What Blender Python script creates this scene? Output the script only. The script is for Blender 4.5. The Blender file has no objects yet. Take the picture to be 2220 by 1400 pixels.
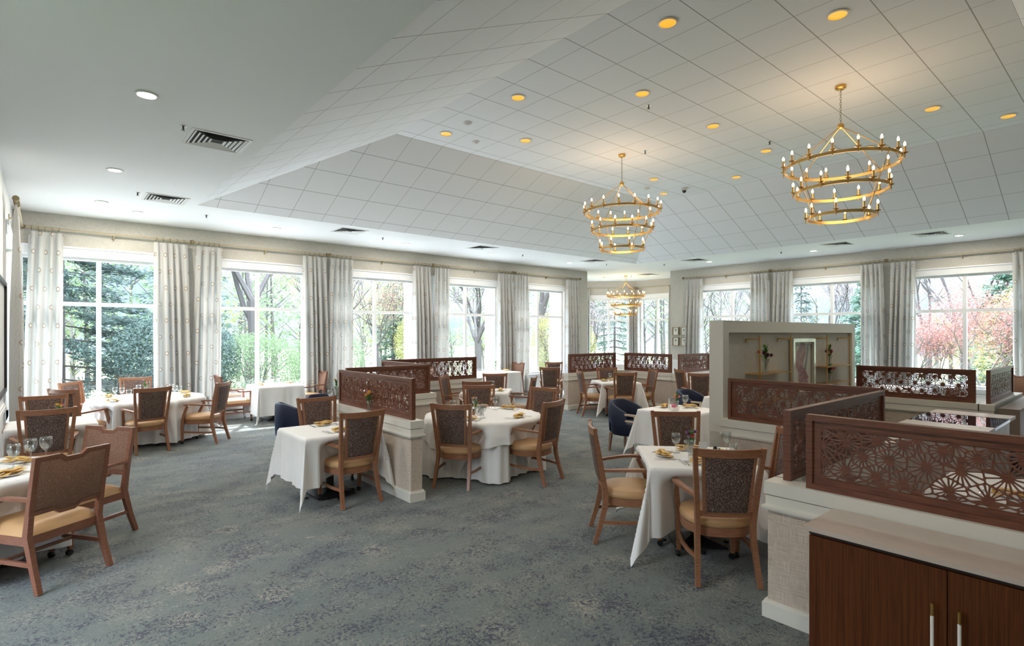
import bpy, bmesh, math, random
from mathutils import Vector, Matrix, geometry
random.seed(7)
PI = math.pi
S = bpy.context.scene
COL = S.collection
# ------------------------------------------------------------------ camera, world, sun, exposure
W, H = 2220.0, 1400.0
F = 1188.0                      # focal length in pixels of the 2220 wide frame
TH = math.atan((2507.0 - 1110.0) / F)
cam = bpy.data.cameras.new('camera'); cam.sensor_width = 36.0; cam.sensor_fit = 'HORIZONTAL'
cam.lens = F / W * 36.0; cam.shift_y = 22.6 / W; cam.clip_start = 0.05; cam.clip_end = 500
co = bpy.data.objects.new('camera', cam); COL.objects.link(co)
co.location = (0, 0, 1.85)
co.rotation_euler = (PI / 2, 0, -math.atan2(math.cos(TH), math.sin(TH)))
S.camera = co
S.view_settings.view_transform = 'Standard'; S.view_settings.look = 'None'
S.view_settings.gamma = 1.0; S.view_settings.exposure = 1.40
S.view_settings.use_curve_mapping = False
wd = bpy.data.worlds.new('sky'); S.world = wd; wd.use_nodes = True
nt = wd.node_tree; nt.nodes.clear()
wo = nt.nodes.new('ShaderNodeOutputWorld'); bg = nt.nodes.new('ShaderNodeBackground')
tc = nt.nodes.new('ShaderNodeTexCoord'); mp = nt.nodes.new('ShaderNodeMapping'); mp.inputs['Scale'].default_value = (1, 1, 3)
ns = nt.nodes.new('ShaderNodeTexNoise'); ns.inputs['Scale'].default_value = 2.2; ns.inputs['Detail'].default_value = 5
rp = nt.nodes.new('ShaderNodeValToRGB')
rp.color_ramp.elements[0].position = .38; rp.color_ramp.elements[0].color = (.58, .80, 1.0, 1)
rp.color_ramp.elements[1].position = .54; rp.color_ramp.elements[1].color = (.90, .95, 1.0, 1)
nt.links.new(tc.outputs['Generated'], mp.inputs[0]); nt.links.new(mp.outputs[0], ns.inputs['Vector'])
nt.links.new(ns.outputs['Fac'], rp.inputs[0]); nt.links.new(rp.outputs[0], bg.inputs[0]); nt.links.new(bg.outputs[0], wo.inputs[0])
# the sky is palest and dimmest at the horizon and boosted higher up to light the room
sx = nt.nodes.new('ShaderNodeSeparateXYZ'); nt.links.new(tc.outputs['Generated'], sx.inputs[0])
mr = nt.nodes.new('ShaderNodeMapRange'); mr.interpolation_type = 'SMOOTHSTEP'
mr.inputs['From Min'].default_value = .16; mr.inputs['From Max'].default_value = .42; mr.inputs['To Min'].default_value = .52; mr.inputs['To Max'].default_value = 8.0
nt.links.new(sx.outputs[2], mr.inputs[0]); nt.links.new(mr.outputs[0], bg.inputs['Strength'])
sun = bpy.data.lights.new('sun', 'SUN'); sun.energy = 6.5; sun.angle = math.radians(.8); sun.color = (1, .98, .96)
so = bpy.data.objects.new('sun', sun); COL.objects.link(so)
so.rotation_euler = Vector((-.25, -.50, -.78)).to_track_quat('-Z', 'Y').to_euler()

# ------------------------------------------------------------------ helpers
def tag(o, label=None, cat=None, group=None, kind=None):
    if label: o['label'] = label
    if cat: o['category'] = cat
    if group: o['group'] = group
    if kind: o['kind'] = kind
    return o

def empty(name, loc=(0, 0, 0), rz=0, label=None, cat=None, group=None):
    o = bpy.data.objects.new(name, None); COL.objects.link(o)
    o.location = loc; o.rotation_euler = (0, 0, rz); o.empty_display_size = .1
    return tag(o, label, cat, group)

def kids(o):
    return KID.get(o.name, [])
KID = {}

def copy_tree(o, parent=None):
    c = o.copy(); COL.objects.link(c)
    if parent: c.parent = parent; KID.setdefault(parent.name, []).append(c)
    for ch in list(kids(o)): copy_tree(ch, c)
    return c

class MB:
    def __init__(s): s.bm = bmesh.new(); s.uv = s.bm.loops.layers.uv.new('UVMap'); s.own = False
    def face(s, vs, uvs=None):
        try: f = s.bm.faces.new(vs)
        except ValueError: return None
        if uvs:
            s.own = True
            for l, q in zip(f.loops, uvs): l[s.uv].uv = q
        return f
    def box(s, x0, y0, z0, x1, y1, z1, M=None):
        P = [(x0,y0,z0),(x1,y0,z0),(x1,y1,z0),(x0,y1,z0),(x0,y0,z1),(x1,y0,z1),(x1,y1,z1),(x0,y1,z1)]
        v = [s.bm.verts.new((M @ Vector(p)) if M else p) for p in P]
        for q in ((0,3,2,1),(4,5,6,7),(0,1,5,4),(1,2,6,5),(2,3,7,6),(3,0,4,7)): s.bm.faces.new([v[i] for i in q])
        return s
    def prism(s, pts, a, b, ax='z'):
        def P(p, t): return {'z': (p[0], p[1], t), 'y': (p[0], t, p[1]), 'x': (t, p[0], p[1])}[ax]
        A = [s.bm.verts.new(P(p, a)) for p in pts]; B = [s.bm.verts.new(P(p, b)) for p in pts]
        n = len(pts)
        s.bm.faces.new(A[::-1]); s.bm.faces.new(B)
        for i in range(n): s.bm.faces.new((A[i], A[(i+1) % n], B[(i+1) % n], B[i]))
        return s
    def sweep(s, pts, secs, ref=(1, 0, 0), cap=True):
        # secs: per point list of (a, b) offsets along (side, up)
        pts = [Vector(p) for p in pts]; ref = Vector(ref); rings = []
        n = len(pts)
        for i, p in enumerate(pts):
            t = (pts[min(i+1, n-1)] - pts[max(i-1, 0)]).normalized()
            a = (ref - t * ref.dot(t))
            a = a.normalized() if a.length > 1e-5 else t.orthogonal().normalized()
            b = t.cross(a)
            sec = secs[i] if isinstance(secs[0], list) else secs
            rings.append([s.bm.verts.new(p + a*q[0] + b*q[1]) for q in sec])
        m = len(rings[0])
        for i in range(n-1):
            for j in range(m):
                s.bm.faces.new((rings[i][j], rings[i][(j+1) % m], rings[i+1][(j+1) % m], rings[i+1][j]))
        if cap: s.bm.faces.new(rings[0][::-1]); s.bm.faces.new(rings[-1])
        return s
    def bar(s, pts, sizes, ref=(1, 0, 0)):
        if not isinstance(sizes, list): sizes = [sizes]*len(pts)
        return s.sweep(pts, [[(-w/2,-d/2),(w/2,-d/2),(w/2,d/2),(-w/2,d/2)] for w, d in sizes], ref)
    def tube(s, pts, r, n=8, ref=(1, .13, .07), cap=True):
        if not isinstance(r, (list, tuple)): r = [r]*len(pts)
        return s.sweep(pts, [[(q*math.cos(2*PI*k/n), q*math.sin(2*PI*k/n)) for k in range(n)] for q in r], ref, cap)
    def lathe(s, prof, n=16, c=(0, 0, 0), M=None):
        rings = []
        for r, z in prof:
            if r < 1e-5:
                p = Vector((c[0], c[1], c[2]+z)); rings.append([s.bm.verts.new(M @ p if M else p)])
            else:
                R = []
                for k in range(n):
                    p = Vector((c[0]+r*math.cos(2*PI*k/n), c[1]+r*math.sin(2*PI*k/n), c[2]+z)); R.append(s.bm.verts.new(M @ p if M else p))
                rings.append(R)
        for A, B in zip(rings, rings[1:]):
            if len(A) == 1 and len(B) == 1: continue
            for k in range(n):
                if len(A) == 1: s.bm.faces.new((A[0], B[(k+1) % n], B[k]))
                elif len(B) == 1: s.bm.faces.new((A[k], A[(k+1) % n], B[0]))
                else: s.bm.faces.new((A[k], A[(k+1) % n], B[(k+1) % n], B[k]))
        return s
    def grid(s, fn, nu, nv, uvf=None):
        V = [[s.bm.verts.new(fn(i/nu, j/nv)) for j in range(nv+1)] for i in range(nu+1)]
        for i in range(nu):
            for j in range(nv):
                q = (V[i][j], V[i+1][j], V[i+1][j+1], V[i][j+1])
                u = None
                if uvf: u = [uvf(a/nu, b/nv) for a, b in ((i,j),(i+1,j),(i+1,j+1),(i,j+1))]
                s.face(q, u)
        return s
    def ball(s, c, r, n=8, sc=(1,1,1)):
        m = n//2
        return s.lathe([(0, -r*sc[2])]+[(r*sc[0]*math.sin(PI*k/m), -r*sc[2]*math.cos(PI*k/m)) for k in range(1, m)]+[(0, r*sc[2])], n, c)

def mk(name, mb, mat, parent=None, smooth=False, bevel=0, seg=1, kind=None):
    bm = mb.bm
    if bevel:
        es = [e for e in bm.edges if len(e.link_faces) == 2 and e.calc_face_angle(0) > .6]
        bmesh.ops.bevel(bm, geom=es, offset=bevel, segments=seg, affect='EDGES', profile=.6, clamp_overlap=True)
    bmesh.ops.recalc_face_normals(bm, faces=bm.faces)
    if not mb.own:
        uv = mb.uv
        for f in bm.faces:
            n = f.normal; ax = max(range(3), key=lambda k: abs(n[k]))
            for l in f.loops:
                c = l.vert.co
                l[uv].uv = (c.y, c.z) if ax == 0 else ((c.x, c.z) if ax == 1 else (c.x, c.y))
    me = bpy.data.meshes.new(name); bm.to_mesh(me); bm.free()
    if smooth:
        me.polygons.foreach_set('use_smooth', [True]*len(me.polygons))
        if smooth != 'all': me.set_sharp_from_angle(angle=math.radians(42))
    ms = mat if isinstance(mat, list) else [mat]
    for m in ms: me.materials.append(m)
    o = bpy.data.objects.new(name, me); COL.objects.link(o)
    if parent: o.parent = parent; KID.setdefault(parent.name, []).append(o)
    if kind: o['kind'] = kind
    return o

def place(o, x, y, z=0, rz=0): o.location = (x, y, z); o.rotation_euler = (0, 0, rz); return o
def face_angle(fx, fy): return math.atan2(fy, fx) - PI/2      # rotation that turns +Y into (fx, fy)

# ------------------------------------------------------------------ materials
def nodes(name):
    m = bpy.data.materials.new(name); m.use_nodes = True; t = m.node_tree
    return m, t, t.nodes['Principled BSDF']
def N(t, typ, **kw):
    n = t.nodes.new(typ)
    for k, v in kw.items():
        if k in n.inputs: n.inputs[k].default_value = v
        else: setattr(n, k, v)
    return n
def mth(t, op, a, b=None, c=None):
    n = t.nodes.new('ShaderNodeMath'); n.operation = op
    for i, v in enumerate((a, b, c)):
        if v is None: continue
        if isinstance(v, (int, float)): n.inputs[i].default_value = v
        else: t.links.new(v, n.inputs[i])
    return n.outputs[0]
def mix(t, fac, a, b):
    n = t.nodes.new('ShaderNodeMix'); n.data_type = 'RGBA'
    for s, v in ((0, fac), (6, a), (7, b)):
        if isinstance(v, (int, float)): n.inputs[s].default_value = v
        elif isinstance(v, tuple): n.inputs[s].default_value = (*v[:3], 1)
        else: t.links.new(v, n.inputs[s])
    return n.outputs[2]
def ramp(t, fac, stops):
    r = t.nodes.new('ShaderNodeValToRGB'); e = r.color_ramp.elements
    while len(e) < len(stops): e.new(.5)
    for q, (p, c) in zip(e, stops):
        q.position = p; q.color = (*c, 1) if isinstance(c, tuple) else (c, c, c, 1)
    t.links.new(fac, r.inputs[0]); return r.outputs[0]
def coords(t, which='UV', scale=(1, 1, 1), rot=(0, 0, 0)):
    c = t.nodes.new('ShaderNodeTexCoord'); m = t.nodes.new('ShaderNodeMapping')
    m.inputs['Scale'].default_value = scale; m.inputs['Rotation'].default_value = rot
    t.links.new(c.outputs[which], m.inputs[0]); return m.outputs[0]
def noise(t, vec, scale, detail=3, rough=.5):
    n = N(t, 'ShaderNodeTexNoise', Scale=scale, Detail=detail, Roughness=rough); t.links.new(vec, n.inputs['Vector']); return n.outputs['Fac']
def bump(t, p, h, strength=.2, dist=.01):
    b = N(t, 'ShaderNodeBump', Strength=strength, Distance=dist); t.links.new(h, b.inputs['Height']); t.links.new(b.outputs[0], p.inputs['Normal'])
def plain(name, col, rough=.5, metal=0, var=.06, vs=6, bmp=0, **kw):
    m, t, p = nodes(name); p.inputs['Roughness'].default_value = rough; p.inputs['Metallic'].default_value = metal
    n = noise(t, coords(t, 'Object'), vs, 3)
    a = tuple(c*(1-var) for c in col); b = tuple(min(1, c*(1+var)) for c in col)
    t.links.new(mix(t, n, a, b), p.inputs['Base Color'])
    if bmp: bump(t, p, noise(t, coords(t, 'Object'), vs*30, 2), bmp, .002)
    for k, v in kw.items(): p.inputs[k.replace('_', ' ')].default_value = v
    return m
def wood(name, c1, c2, scale=(1, 12, 12), rough=.4, which='UV', s=6, rot=(0, 0, 0), coat=0):
    m, t, p = nodes(name); v = coords(t, which, scale, rot)
    n1 = noise(t, v, s, 6, .6); n2 = noise(t, v, s*6, 3, .6)
    k = mth(t, 'ADD', mth(t, 'MULTIPLY', n1, .7), mth(t, 'MULTIPLY', n2, .3))
    t.links.new(ramp(t, k, [(.36, c1), (.64, c2)]), p.inputs['Base Color'])
    p.inputs['Roughness'].default_value = rough; p.inputs['Coat Weight'].default_value = coat
    bump(t, p, n2, .08, .001); return m
def emis(name, col, st):
    m, t, p = nodes(name); p.inputs['Base Color'].default_value = (*col, 1)
    p.inputs['Emission Color'].default_value = (*col, 1); p.inputs['Emission Strength'].default_value = st; return m

M = {}
M['paint'] = plain('cream_paint', (.70, .68, .62), .45, var=.02)
M['white_paint'] = plain('white_paint', (.80, .81, .80), .5, var=.02)
M['trim_white'] = plain('window_white', (.82, .84, .86), .4, var=.02)
M['ceiling'] = plain('ceiling_paint', (.80, .81, .80), .7, var=.015, vs=2)
M['chair_wood'] = wood('chair_wood', (.215, .088, .045), (.345, .160, .085), (3, 3, 26), .35, 'Object', 5)
M['red_wood'] = wood('reddish_chair_wood', (.17, .065, .04), (.27, .115, .07), (3, 3, 26), .35, 'Object', 5)
M['walnut'] = wood('walnut', (.085, .024, .012), (.205, .070, .036), (2, 22, 22), .45, 'UV', 3)
M['cabinet_wood'] = wood('cabinet_wood', (.050, .013, .003), (.135, .042, .010), (34, .5, .5), .55, 'UV', 3)
M['cabinet_wood'].node_tree.nodes['Principled BSDF'].inputs['Specular IOR Level'].default_value = .2
M['light_wood'] = wood('light_wood', (.42, .35, .31), (.60, .53, .48), (20, 1, 1), .35, 'UV', 2)
M['pale_wood'] = wood('pale_arm_wood', (.50, .38, .26), (.66, .53, .40), (3, 20, 20), .4, 'Object', 4)
M['leg_wood'] = wood('tub_leg_wood', (.22, .13, .08), (.33, .21, .14), (6, 6, 20), .4, 'Object', 4)
M['leather'] = plain('tan_leather', (.50, .30, .145), .42, var=.10, vs=5, bmp=.1)
M['banquette'] = plain('taupe_leather', (.215, .165, .13), .42, var=.07, vs=4)
M['velvet'] = plain('navy_velvet', (.004, .011, .042), .6, var=.3, vs=4, Sheen_Weight=.12, Sheen_Roughness=.4, Sheen_Tint=(.2, .4, .9, 1))
M['linen'] = plain('white_linen', (.85, .85, .85), .75, var=.02, vs=8, bmp=.08)
M['black'] = plain('black_metal', (.012, .012, .016), .4, 0, var=.2)
M['brass'] = plain('brass', (.66, .40, .13), .30, 1, var=.06)
M['antique'] = plain('antique_brass', (.30, .25, .15), .4, 1, var=.1)
M['rod'] = plain('rod_cream', (.42, .36, .25), .45, 0, var=.06)
M['silver'] = plain('silver', (.75, .75, .76), .2, 1, var=.03)
M['china'] = plain('china', (.85, .84, .80), .2, var=.02)
M['leaf'] = plain('leaf', (.06, .20, .035), .5, var=.4, vs=30)
M['stone'] = plain('quartz_top', (.56, .47, .41), .13, var=.05, vs=14)
M['grille'] = plain('grille_white', (.72, .72, .70), .5, var=.02)
M['dark'] = plain('dark_void', (.02, .02, .02), .8, var=.1)
M['tanfab'] = None
def speck(name, cols, scale, rough=.8):
    m, t, p = nodes(name); v = N(t, 'ShaderNodeTexVoronoi', Scale=scale); t.links.new(coords(t, 'Object'), v.inputs['Vector'])
    n = noise(t, v.outputs['Position'], 900, 0)
    w = N(t, 'ShaderNodeTexWhiteNoise'); t.links.new(v.outputs['Position'], w.inputs['Vector'])
    t.links.new(ramp(t, w.outputs['Value'], cols), p.inputs['Base Color']); p.inputs['Roughness'].default_value = rough
    bump(t, p, v.outputs['Distance'], .3, .002); return m
M['speckle'] = speck('speckled_upholstery', [(0, (.020, .012, .012)), (.38, (.050, .028, .025)), (.60, (.16, .072, .050)), (.82, (.10, .09, .10)), (.90, (.34, .26, .20)), (1, (.46, .38, .31))], 300)
M['tanfab'] = speck('tan_figured_upholstery', [(0, (.19, .095, .062)), (.55, (.225, .118, .078)), (.90, (.25, .14, .095)), (.97, (.34, .21, .14)), (1, (.38, .25, .17))], 230)

def weave(name, a, b, c):
    m, t, p = nodes(name)
    n1 = noise(t, coords(t, 'UV', (3, 90, 1)), 3.2, 4, .65); n2 = noise(t, coords(t, 'UV', (90, 3, 1)), 3.2, 4, .65)
    n3 = noise(t, coords(t, 'UV'), 1.2, 2)
    k = mth(t, 'ADD', mth(t, 'MULTIPLY', n1, .55), mth(t, 'MULTIPLY', n2, .45))
    k2 = mth(t, 'ADD', k, mth(t, 'MULTIPLY', mth(t, 'SUBTRACT', n3, .5), .15))
    t.links.new(ramp(t, k2, [(.38, a), (.5, b), (.62, c)]), p.inputs['Base Color'])
    p.inputs['Roughness'].default_value = .8; bump(t, p, k, .25, .002); return m
M['weave'] = weave('woven_wallcovering', (.42, .40, .35), (.55, .53, .48), (.66, .65, .60))
M['weave2'] = weave('grasscloth', (.37, .295, .235), (.56, .475, .40), (.69, .61, .54))

def tiles():
    m, t, p = nodes('ceiling_tile'); c = t.nodes.new('ShaderNodeTexCoord'); s = t.nodes.new('ShaderNodeSeparateXYZ'); t.links.new(c.outputs['UV'], s.inputs[0])
    def line(o, w):
        fr = mth(t, 'FRACT', mth(t, 'ADD', mth(t, 'DIVIDE', o, .6096), 200.0))
        d = mth(t, 'MINIMUM', fr, mth(t, 'SUBTRACT', 1.0, fr)); return mth(t, 'LESS_THAN', d, w/.6096)
    lx = line(s.outputs[1], .0055); ly = line(s.outputs[0], .0035)
    k = mth(t, 'MAXIMUM', lx, ly)
    t.links.new(mix(t, k, (.85, .86, .87), (.36, .36, .35)), p.inputs['Base Color']); p.inputs['Roughness'].default_value = .75
    bump(t, p, mth(t, 'SUBTRACT', 1.0, k), .3, .003); return m
M['tile'] = tiles()

def carpet():
    m, t, p = nodes('carpet'); o = coords(t, 'UV')
    def warp(sc, amt):
        wn = N(t, 'ShaderNodeTexNoise', Scale=sc, Detail=2.0); t.links.new(o, wn.inputs['Vector'])
        vm = N(t, 'ShaderNodeVectorMath', operation='SCALE', Scale=amt); t.links.new(wn.outputs['Color'], vm.inputs[0])
        va = N(t, 'ShaderNodeVectorMath', operation='ADD'); t.links.new(o, va.inputs[0]); t.links.new(vm.outputs[0], va.inputs[1]); return va.outputs[0]
    w = warp(7.0, .12); w2 = warp(22.0, .035)
    big = noise(t, coords(t, 'UV', (1, 1.8, 1)), .9, 3)
    base = mix(t, ramp(t, big, [(.38, 0.0), (.62, 1.0)]), (.058, .084, .084), (.084, .100, .084))
    fine = noise(t, o, 170, 2)
    base = mix(t, mth(t, 'MULTIPLY', fine, .45), base, (.175, .19, .18))
    # medallions: radial flowers on a loose grid of cells
    vo = N(t, 'ShaderNodeTexVoronoi', Scale=2.0, Randomness=.75); t.links.new(w2, vo.inputs['Vector']); dist = vo.outputs['Distance']
    keep = N(t, 'ShaderNodeTexWhiteNoise'); t.links.new(vo.outputs['Position'], keep.inputs['Vector'])
    sb = N(t, 'ShaderNodeVectorMath', operation='SUBTRACT'); t.links.new(w2, sb.inputs[0]); t.links.new(vo.outputs['Position'], sb.inputs[1])
    sc_ = N(t, 'ShaderNodeVectorMath', operation='SCALE', Scale=2.0); 
    s = t.nodes.new('ShaderNodeSeparateXYZ')
    # voronoi position is in scaled space in some builds, so use distance only and a petal wave from fine noise
    t.links.new(sb.outputs[0], s.inputs[0]); ang = mth(t, 'ARCTAN2', s.outputs[1], s.outputs[0])
    pet = mth(t, 'MULTIPLY', mth(t, 'ADD', mth(t, 'SINE', mth(t, 'MULTIPLY', ang, 9.0)), 1.0), .02)
    d2 = mth(t, 'ADD', dist, pet)
    on = mth(t, 'GREATER_THAN', keep.outputs['Value'], .42)
    bed = mth(t, 'MULTIPLY', on, mth(t, 'LESS_THAN', mth(t, 'ADD', d2, mth(t, 'MULTIPLY', noise(t, o, 14, 3), .35)), .44))
    speck_ = mth(t, 'GREATER_THAN', noise(t, w, 42, 4, .7), .50)
    base = mix(t, mth(t, 'MULTIPLY', mth(t, 'MULTIPLY', bed, speck_), .75), base, (.27, .245, .20))
    heart = mth(t, 'MULTIPLY', on, mth(t, 'LESS_THAN', mth(t, 'ADD', d2, mth(t, 'MULTIPLY', noise(t, o, 24, 2), .22)), .225))
    hn = mth(t, 'MULTIPLY', heart, mth(t, 'GREATER_THAN', noise(t, w2, 34, 3, .65), .46))
    # trailing sprigs and curls
    dens = noise(t, coords(t, 'UV', (1, 1.5, 1)), 1.9, 4, .65)
    n2 = noise(t, w, 46, 4, .72); sp = mth(t, 'GREATER_THAN', mth(t, 'ADD', n2, mth(t, 'MULTIPLY', mth(t, 'SUBTRACT', dens, .5), .62)), .572)
    n3 = noise(t, w, 17, 2, .5); curl = mth(t, 'MULTIPLY', mth(t, 'LESS_THAN', mth(t, 'ABSOLUTE', mth(t, 'SUBTRACT', n3, .5)), .009), mth(t, 'GREATER_THAN', dens, .46))
    bg_ = mth(t, 'GREATER_THAN', mth(t, 'ADD', noise(t, w, 52, 4, .75), mth(t, 'MULTIPLY', mth(t, 'SUBTRACT', noise(t, o, 2.6, 3), .5), .5)), .57)
    base = mix(t, mth(t, 'MULTIPLY', bg_, .55), base, (.25, .235, .195))
    nv = mth(t, 'MAXIMUM', hn, mth(t, 'MAXIMUM', sp, mth(t, 'MULTIPLY', curl, .75)))
    nv = mth(t, 'MULTIPLY', nv, mth(t, 'GREATER_THAN', noise(t, o, 110, 2, .7), .36))
    base = mix(t, mth(t, 'MULTIPLY', nv, .95), base, (.006, .008, .028))
    t.links.new(base, p.inputs['Base Color']); p.inputs['Roughness'].default_value = .95
    p.inputs['Sheen Weight'].default_value = .22; p.inputs['Sheen Roughness'].default_value = .5
    bump(t, p, fine, .5, .004); return m
M['carpet'] = carpet()

def curtain_mat():
    m, t, p = nodes('curtain_print'); c = t.nodes.new('ShaderNodeTexCoord'); s = t.nodes.new('ShaderNodeSeparateXYZ'); t.links.new(c.outputs['UV'], s.inputs[0])
    U, V = s.outputs[0], s.outputs[1]; P, Q = .29, .66
    def dots(ou, ov):
        a = mth(t, 'FRACT', mth(t, 'ADD', mth(t, 'DIVIDE', U, P), ou)); b = mth(t, 'FRACT', mth(t, 'ADD', mth(t, 'DIVIDE', V, Q), ov))
        a = mth(t, 'MULTIPLY', mth(t, 'SUBTRACT', a, .5), P); b = mth(t, 'MULTIPLY', mth(t, 'SUBTRACT', b, .5), Q*.85)
        return mth(t, 'SQRT', mth(t, 'ADD', mth(t, 'MULTIPLY', a, a), mth(t, 'MULTIPLY', b, b)))
    d = mth(t, 'MINIMUM', dots(10, 10), dots(10.5, 10.5))
    ring = ramp(t, d, [(.020, (.68, .66, .61)), (.0225, (.25, .19, .15)), (.035, (.36, .30, .25)), (.043, (.51, .505, .49))])
    wv = N(t, 'ShaderNodeTexWave', Scale=14.0, Distortion=9.0, Detail=1.0, **{'Detail Scale': 1.2}); t.links.new(c.outputs['UV'], wv.inputs['Vector'])
    cloth = mix(t, wv.outputs['Fac'], (.50, .50, .49), (.56, .56, .55))
    t.links.new(mix(t, mth(t, 'LESS_THAN', d, .047), cloth, ring), p.inputs['Base Color']); p.inputs['Roughness'].default_value = .85
    tr = N(t, 'ShaderNodeBsdfTranslucent', Color=(.75, .74, .68, 1)); ms = N(t, 'ShaderNodeMixShader', Fac=.10)
    t.links.new(p.outputs[0], ms.inputs[1]); t.links.new(tr.outputs[0], ms.inputs[2])
    t.links.new(ms.outputs[0], t.nodes['Material Output'].inputs[0]); return m
M['curtain'] = curtain_mat()

def glassy(name, tint=(1, 1, 1), refl=.06, rough=.0, edge=.5):
    m = bpy.data.materials.new(name); m.use_nodes = True; t = m.node_tree; t.nodes.clear()
    o = t.nodes.new('ShaderNodeOutputMaterial'); tr = N(t, 'ShaderNodeBsdfTransparent', Color=(*tint, 1)); g = N(t, 'ShaderNodeBsdfGlossy', Roughness=rough)
    lw = N(t, 'ShaderNodeLayerWeight', Blend=.25); k = mth(t, 'ADD', mth(t, 'MULTIPLY', lw.outputs['Facing'], edge), refl)
    ms = t.nodes.new('ShaderNodeMixShader'); t.links.new(k, ms.inputs[0]); t.links.new(tr.outputs[0], ms.inputs[1]); t.links.new(g.outputs[0], ms.inputs[2])
    t.links.new(ms.outputs[0], o.inputs[0]); return m
M['pane'] = glassy('window_glass', (.96, .98, 1), .03, 0, .10)
M['glass'] = glassy('clear_glass', (.93, .95, .95), .08, .03, .6)
M['napkin'] = plain('gold_napkin', (.72, .47, .16), .7, var=.08, vs=12)
M['bulb'] = emis('candle_bulb', (1, .80, .52), 5)
M['lamp_white'] = emis('lamp_diffuser', (1, .93, .82), 7)
M['gold_can'] = emis('gold_reflector', (1.0, .42, .03), .34)
for nm, c in dict(purple=(.23, .06, .30), pink=(.75, .16, .30), yellow=(.80, .48, .03), red=(.55, .02, .02), plum=(.13, .012, .06), lilac=(.45, .25, .5), salmon=(.8, .25, .2)).items():
    M['fl_'+nm] = plain('petal_'+nm, c, .6, var=.25, vs=60)
# ------------------------------------------------------------------ architecture
ZC, ZT = 4.03, 5.14
XL, XB, YA, YN = -.45, 16.65, 13.0, -4.0
BAY = [(14.54, 13.0), (14.54, 14.55), (15.64, 15.65), (17.15, 15.65), (18.75, 14.05), (18.75, 12.10), (17.67, 11.02), (16.65, 11.02)]
mb = MB()
fl = [(XL, YN), (XB, YN), (XB, 11.02)] + BAY[::-1][1:] + [(XL, 13.0)]
fl = [(-2.6, YN), (XB, YN)] + BAY[::-1] + [(XL, 13.0), (XL, 8.75), (-2.6, 8.75)]
vs = [mb.bm.verts.new((x, y, 0)) for x, y in fl]; mb.bm.faces.new(vs)
mk('floor', mb, M['carpet'], kind='structure')
# soffit with the tray opening
TX0, TX1, TY0, TY1, RUN = 1.95, 14.1, -1.52, 10.57, 2.45
mb = MB(); q = lambda pts: mb.bm.faces.new([mb.bm.verts.new((x, y, ZC)) for x, y in pts])
q([(-2.6, YN), (TX0, YN), (TX0, 8.75), (-2.6, 8.75)]); q([(XL, 8.75), (TX0, 8.75), (TX0, 13.0), (XL, 13.0)])
q([(TX0, YN), (TX1, YN), (TX1, TY0), (TX0, TY0)]); q([(TX1, YN), (XB, YN), (XB, 11.02), (TX1, 11.02)])
q([(TX0, TY1), (TX1, TY1), (TX1, 13.0), (TX0, 13.0)]); q([(TX1, 11.02)] + BAY[::-1] + [(TX1, 13.0)])
mk('ceiling', mb, M['ceiling'], kind='structure')
# tray: flat top and four tiled slopes, UVs in metres so that the grid runs through
mb = MB(); FX0, FX1, FY0, FY1 = TX0+RUN, TX1-RUN, TY0+RUN, TY1-RUN
L_ = math.hypot(RUN, ZT-ZC)
def tf(pts, uvs): mb.face([mb.bm.verts.new(p) for p in pts], uvs)
G = lambda x, y: (x-4.70, y-3.05)
tf([(FX0,FY0,ZT),(FX1,FY0,ZT),(FX1,FY1,ZT),(FX0,FY1,ZT)], [G(FX0,FY0), G(FX1,FY0), G(FX1,FY1), G(FX0,FY1)])
tf([(FX0,FY1,ZT),(FX1,FY1,ZT),(TX1,TY1,ZC),(TX0,TY1,ZC)], [(FX0-4.7,0),(FX1-4.7,0),(TX1-4.7,L_),(TX0-4.7,L_)])
tf([(FX0,FY0,ZT),(FX1,FY0,ZT),(TX1,TY0,ZC),(TX0,TY0,ZC)], [(FX0-4.7,0),(FX1-4.7,0),(TX1-4.7,L_),(TX0-4.7,L_)])
tf([(FX1,FY0,ZT),(FX1,FY1,ZT),(TX1,TY1,ZC),(TX1,TY0,ZC)], [(0,FY0-3.05),(0,FY1-3.05),(L_,TY1-3.05),(L_,TY0-3.05)])
tf([(FX0,FY0,ZT),(FX0,FY1,ZT),(TX0,TY1,ZC),(TX0,TY0,ZC)], [(0,FY0-3.05),(0,FY1-3.05),(L_,TY1-3.05),(L_,TY0-3.05)])
mk('ceiling_tray', mb, M['tile'], kind='structure')

def wall(name, p0, p1, th, holes, mat, top=ZC, skirt=.12, lower=None, rail=None, n_out=1):
    """straight wall from p0 to p1; holes are (s0, s1, z0, z1) along it; thickness th to the left (n_out=1)"""
    p0, p1 = Vector((*p0, 0)), Vector((*p1, 0)); d = p1-p0; L = d.length
    Mx = Matrix.Translation(p0) @ Matrix.Rotation(math.atan2(d.y, d.x), 4, 'Z')
    xs = sorted({0, L} | {h[0] for h in holes} | {h[1] for h in holes}); zs = sorted({0, top} | {h[2] for h in holes} | {h[3] for h in holes})
    mb = MB(); y0, y1 = (0, th) if n_out > 0 else (-th, 0)
    for a, b in zip(xs, xs[1:]):
        run = None
        cells = []
        for z, w in zip(zs, zs[1:]):
            hole = any(h[0] <= (a+b)/2 <= h[1] and h[2] <= (z+w)/2 <= h[3] for h in holes)
            if not hole:
                if cells and abs(cells[-1][1]-z) < 1e-6: cells[-1][1] = w
                else: cells.append([z, w])
        for z, w in cells: mb.box(a, y0, z, b, y1, w)
    o = mk(name, mb, mat, kind='structure'); o.matrix_world = Mx
    return o, Mx

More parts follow.
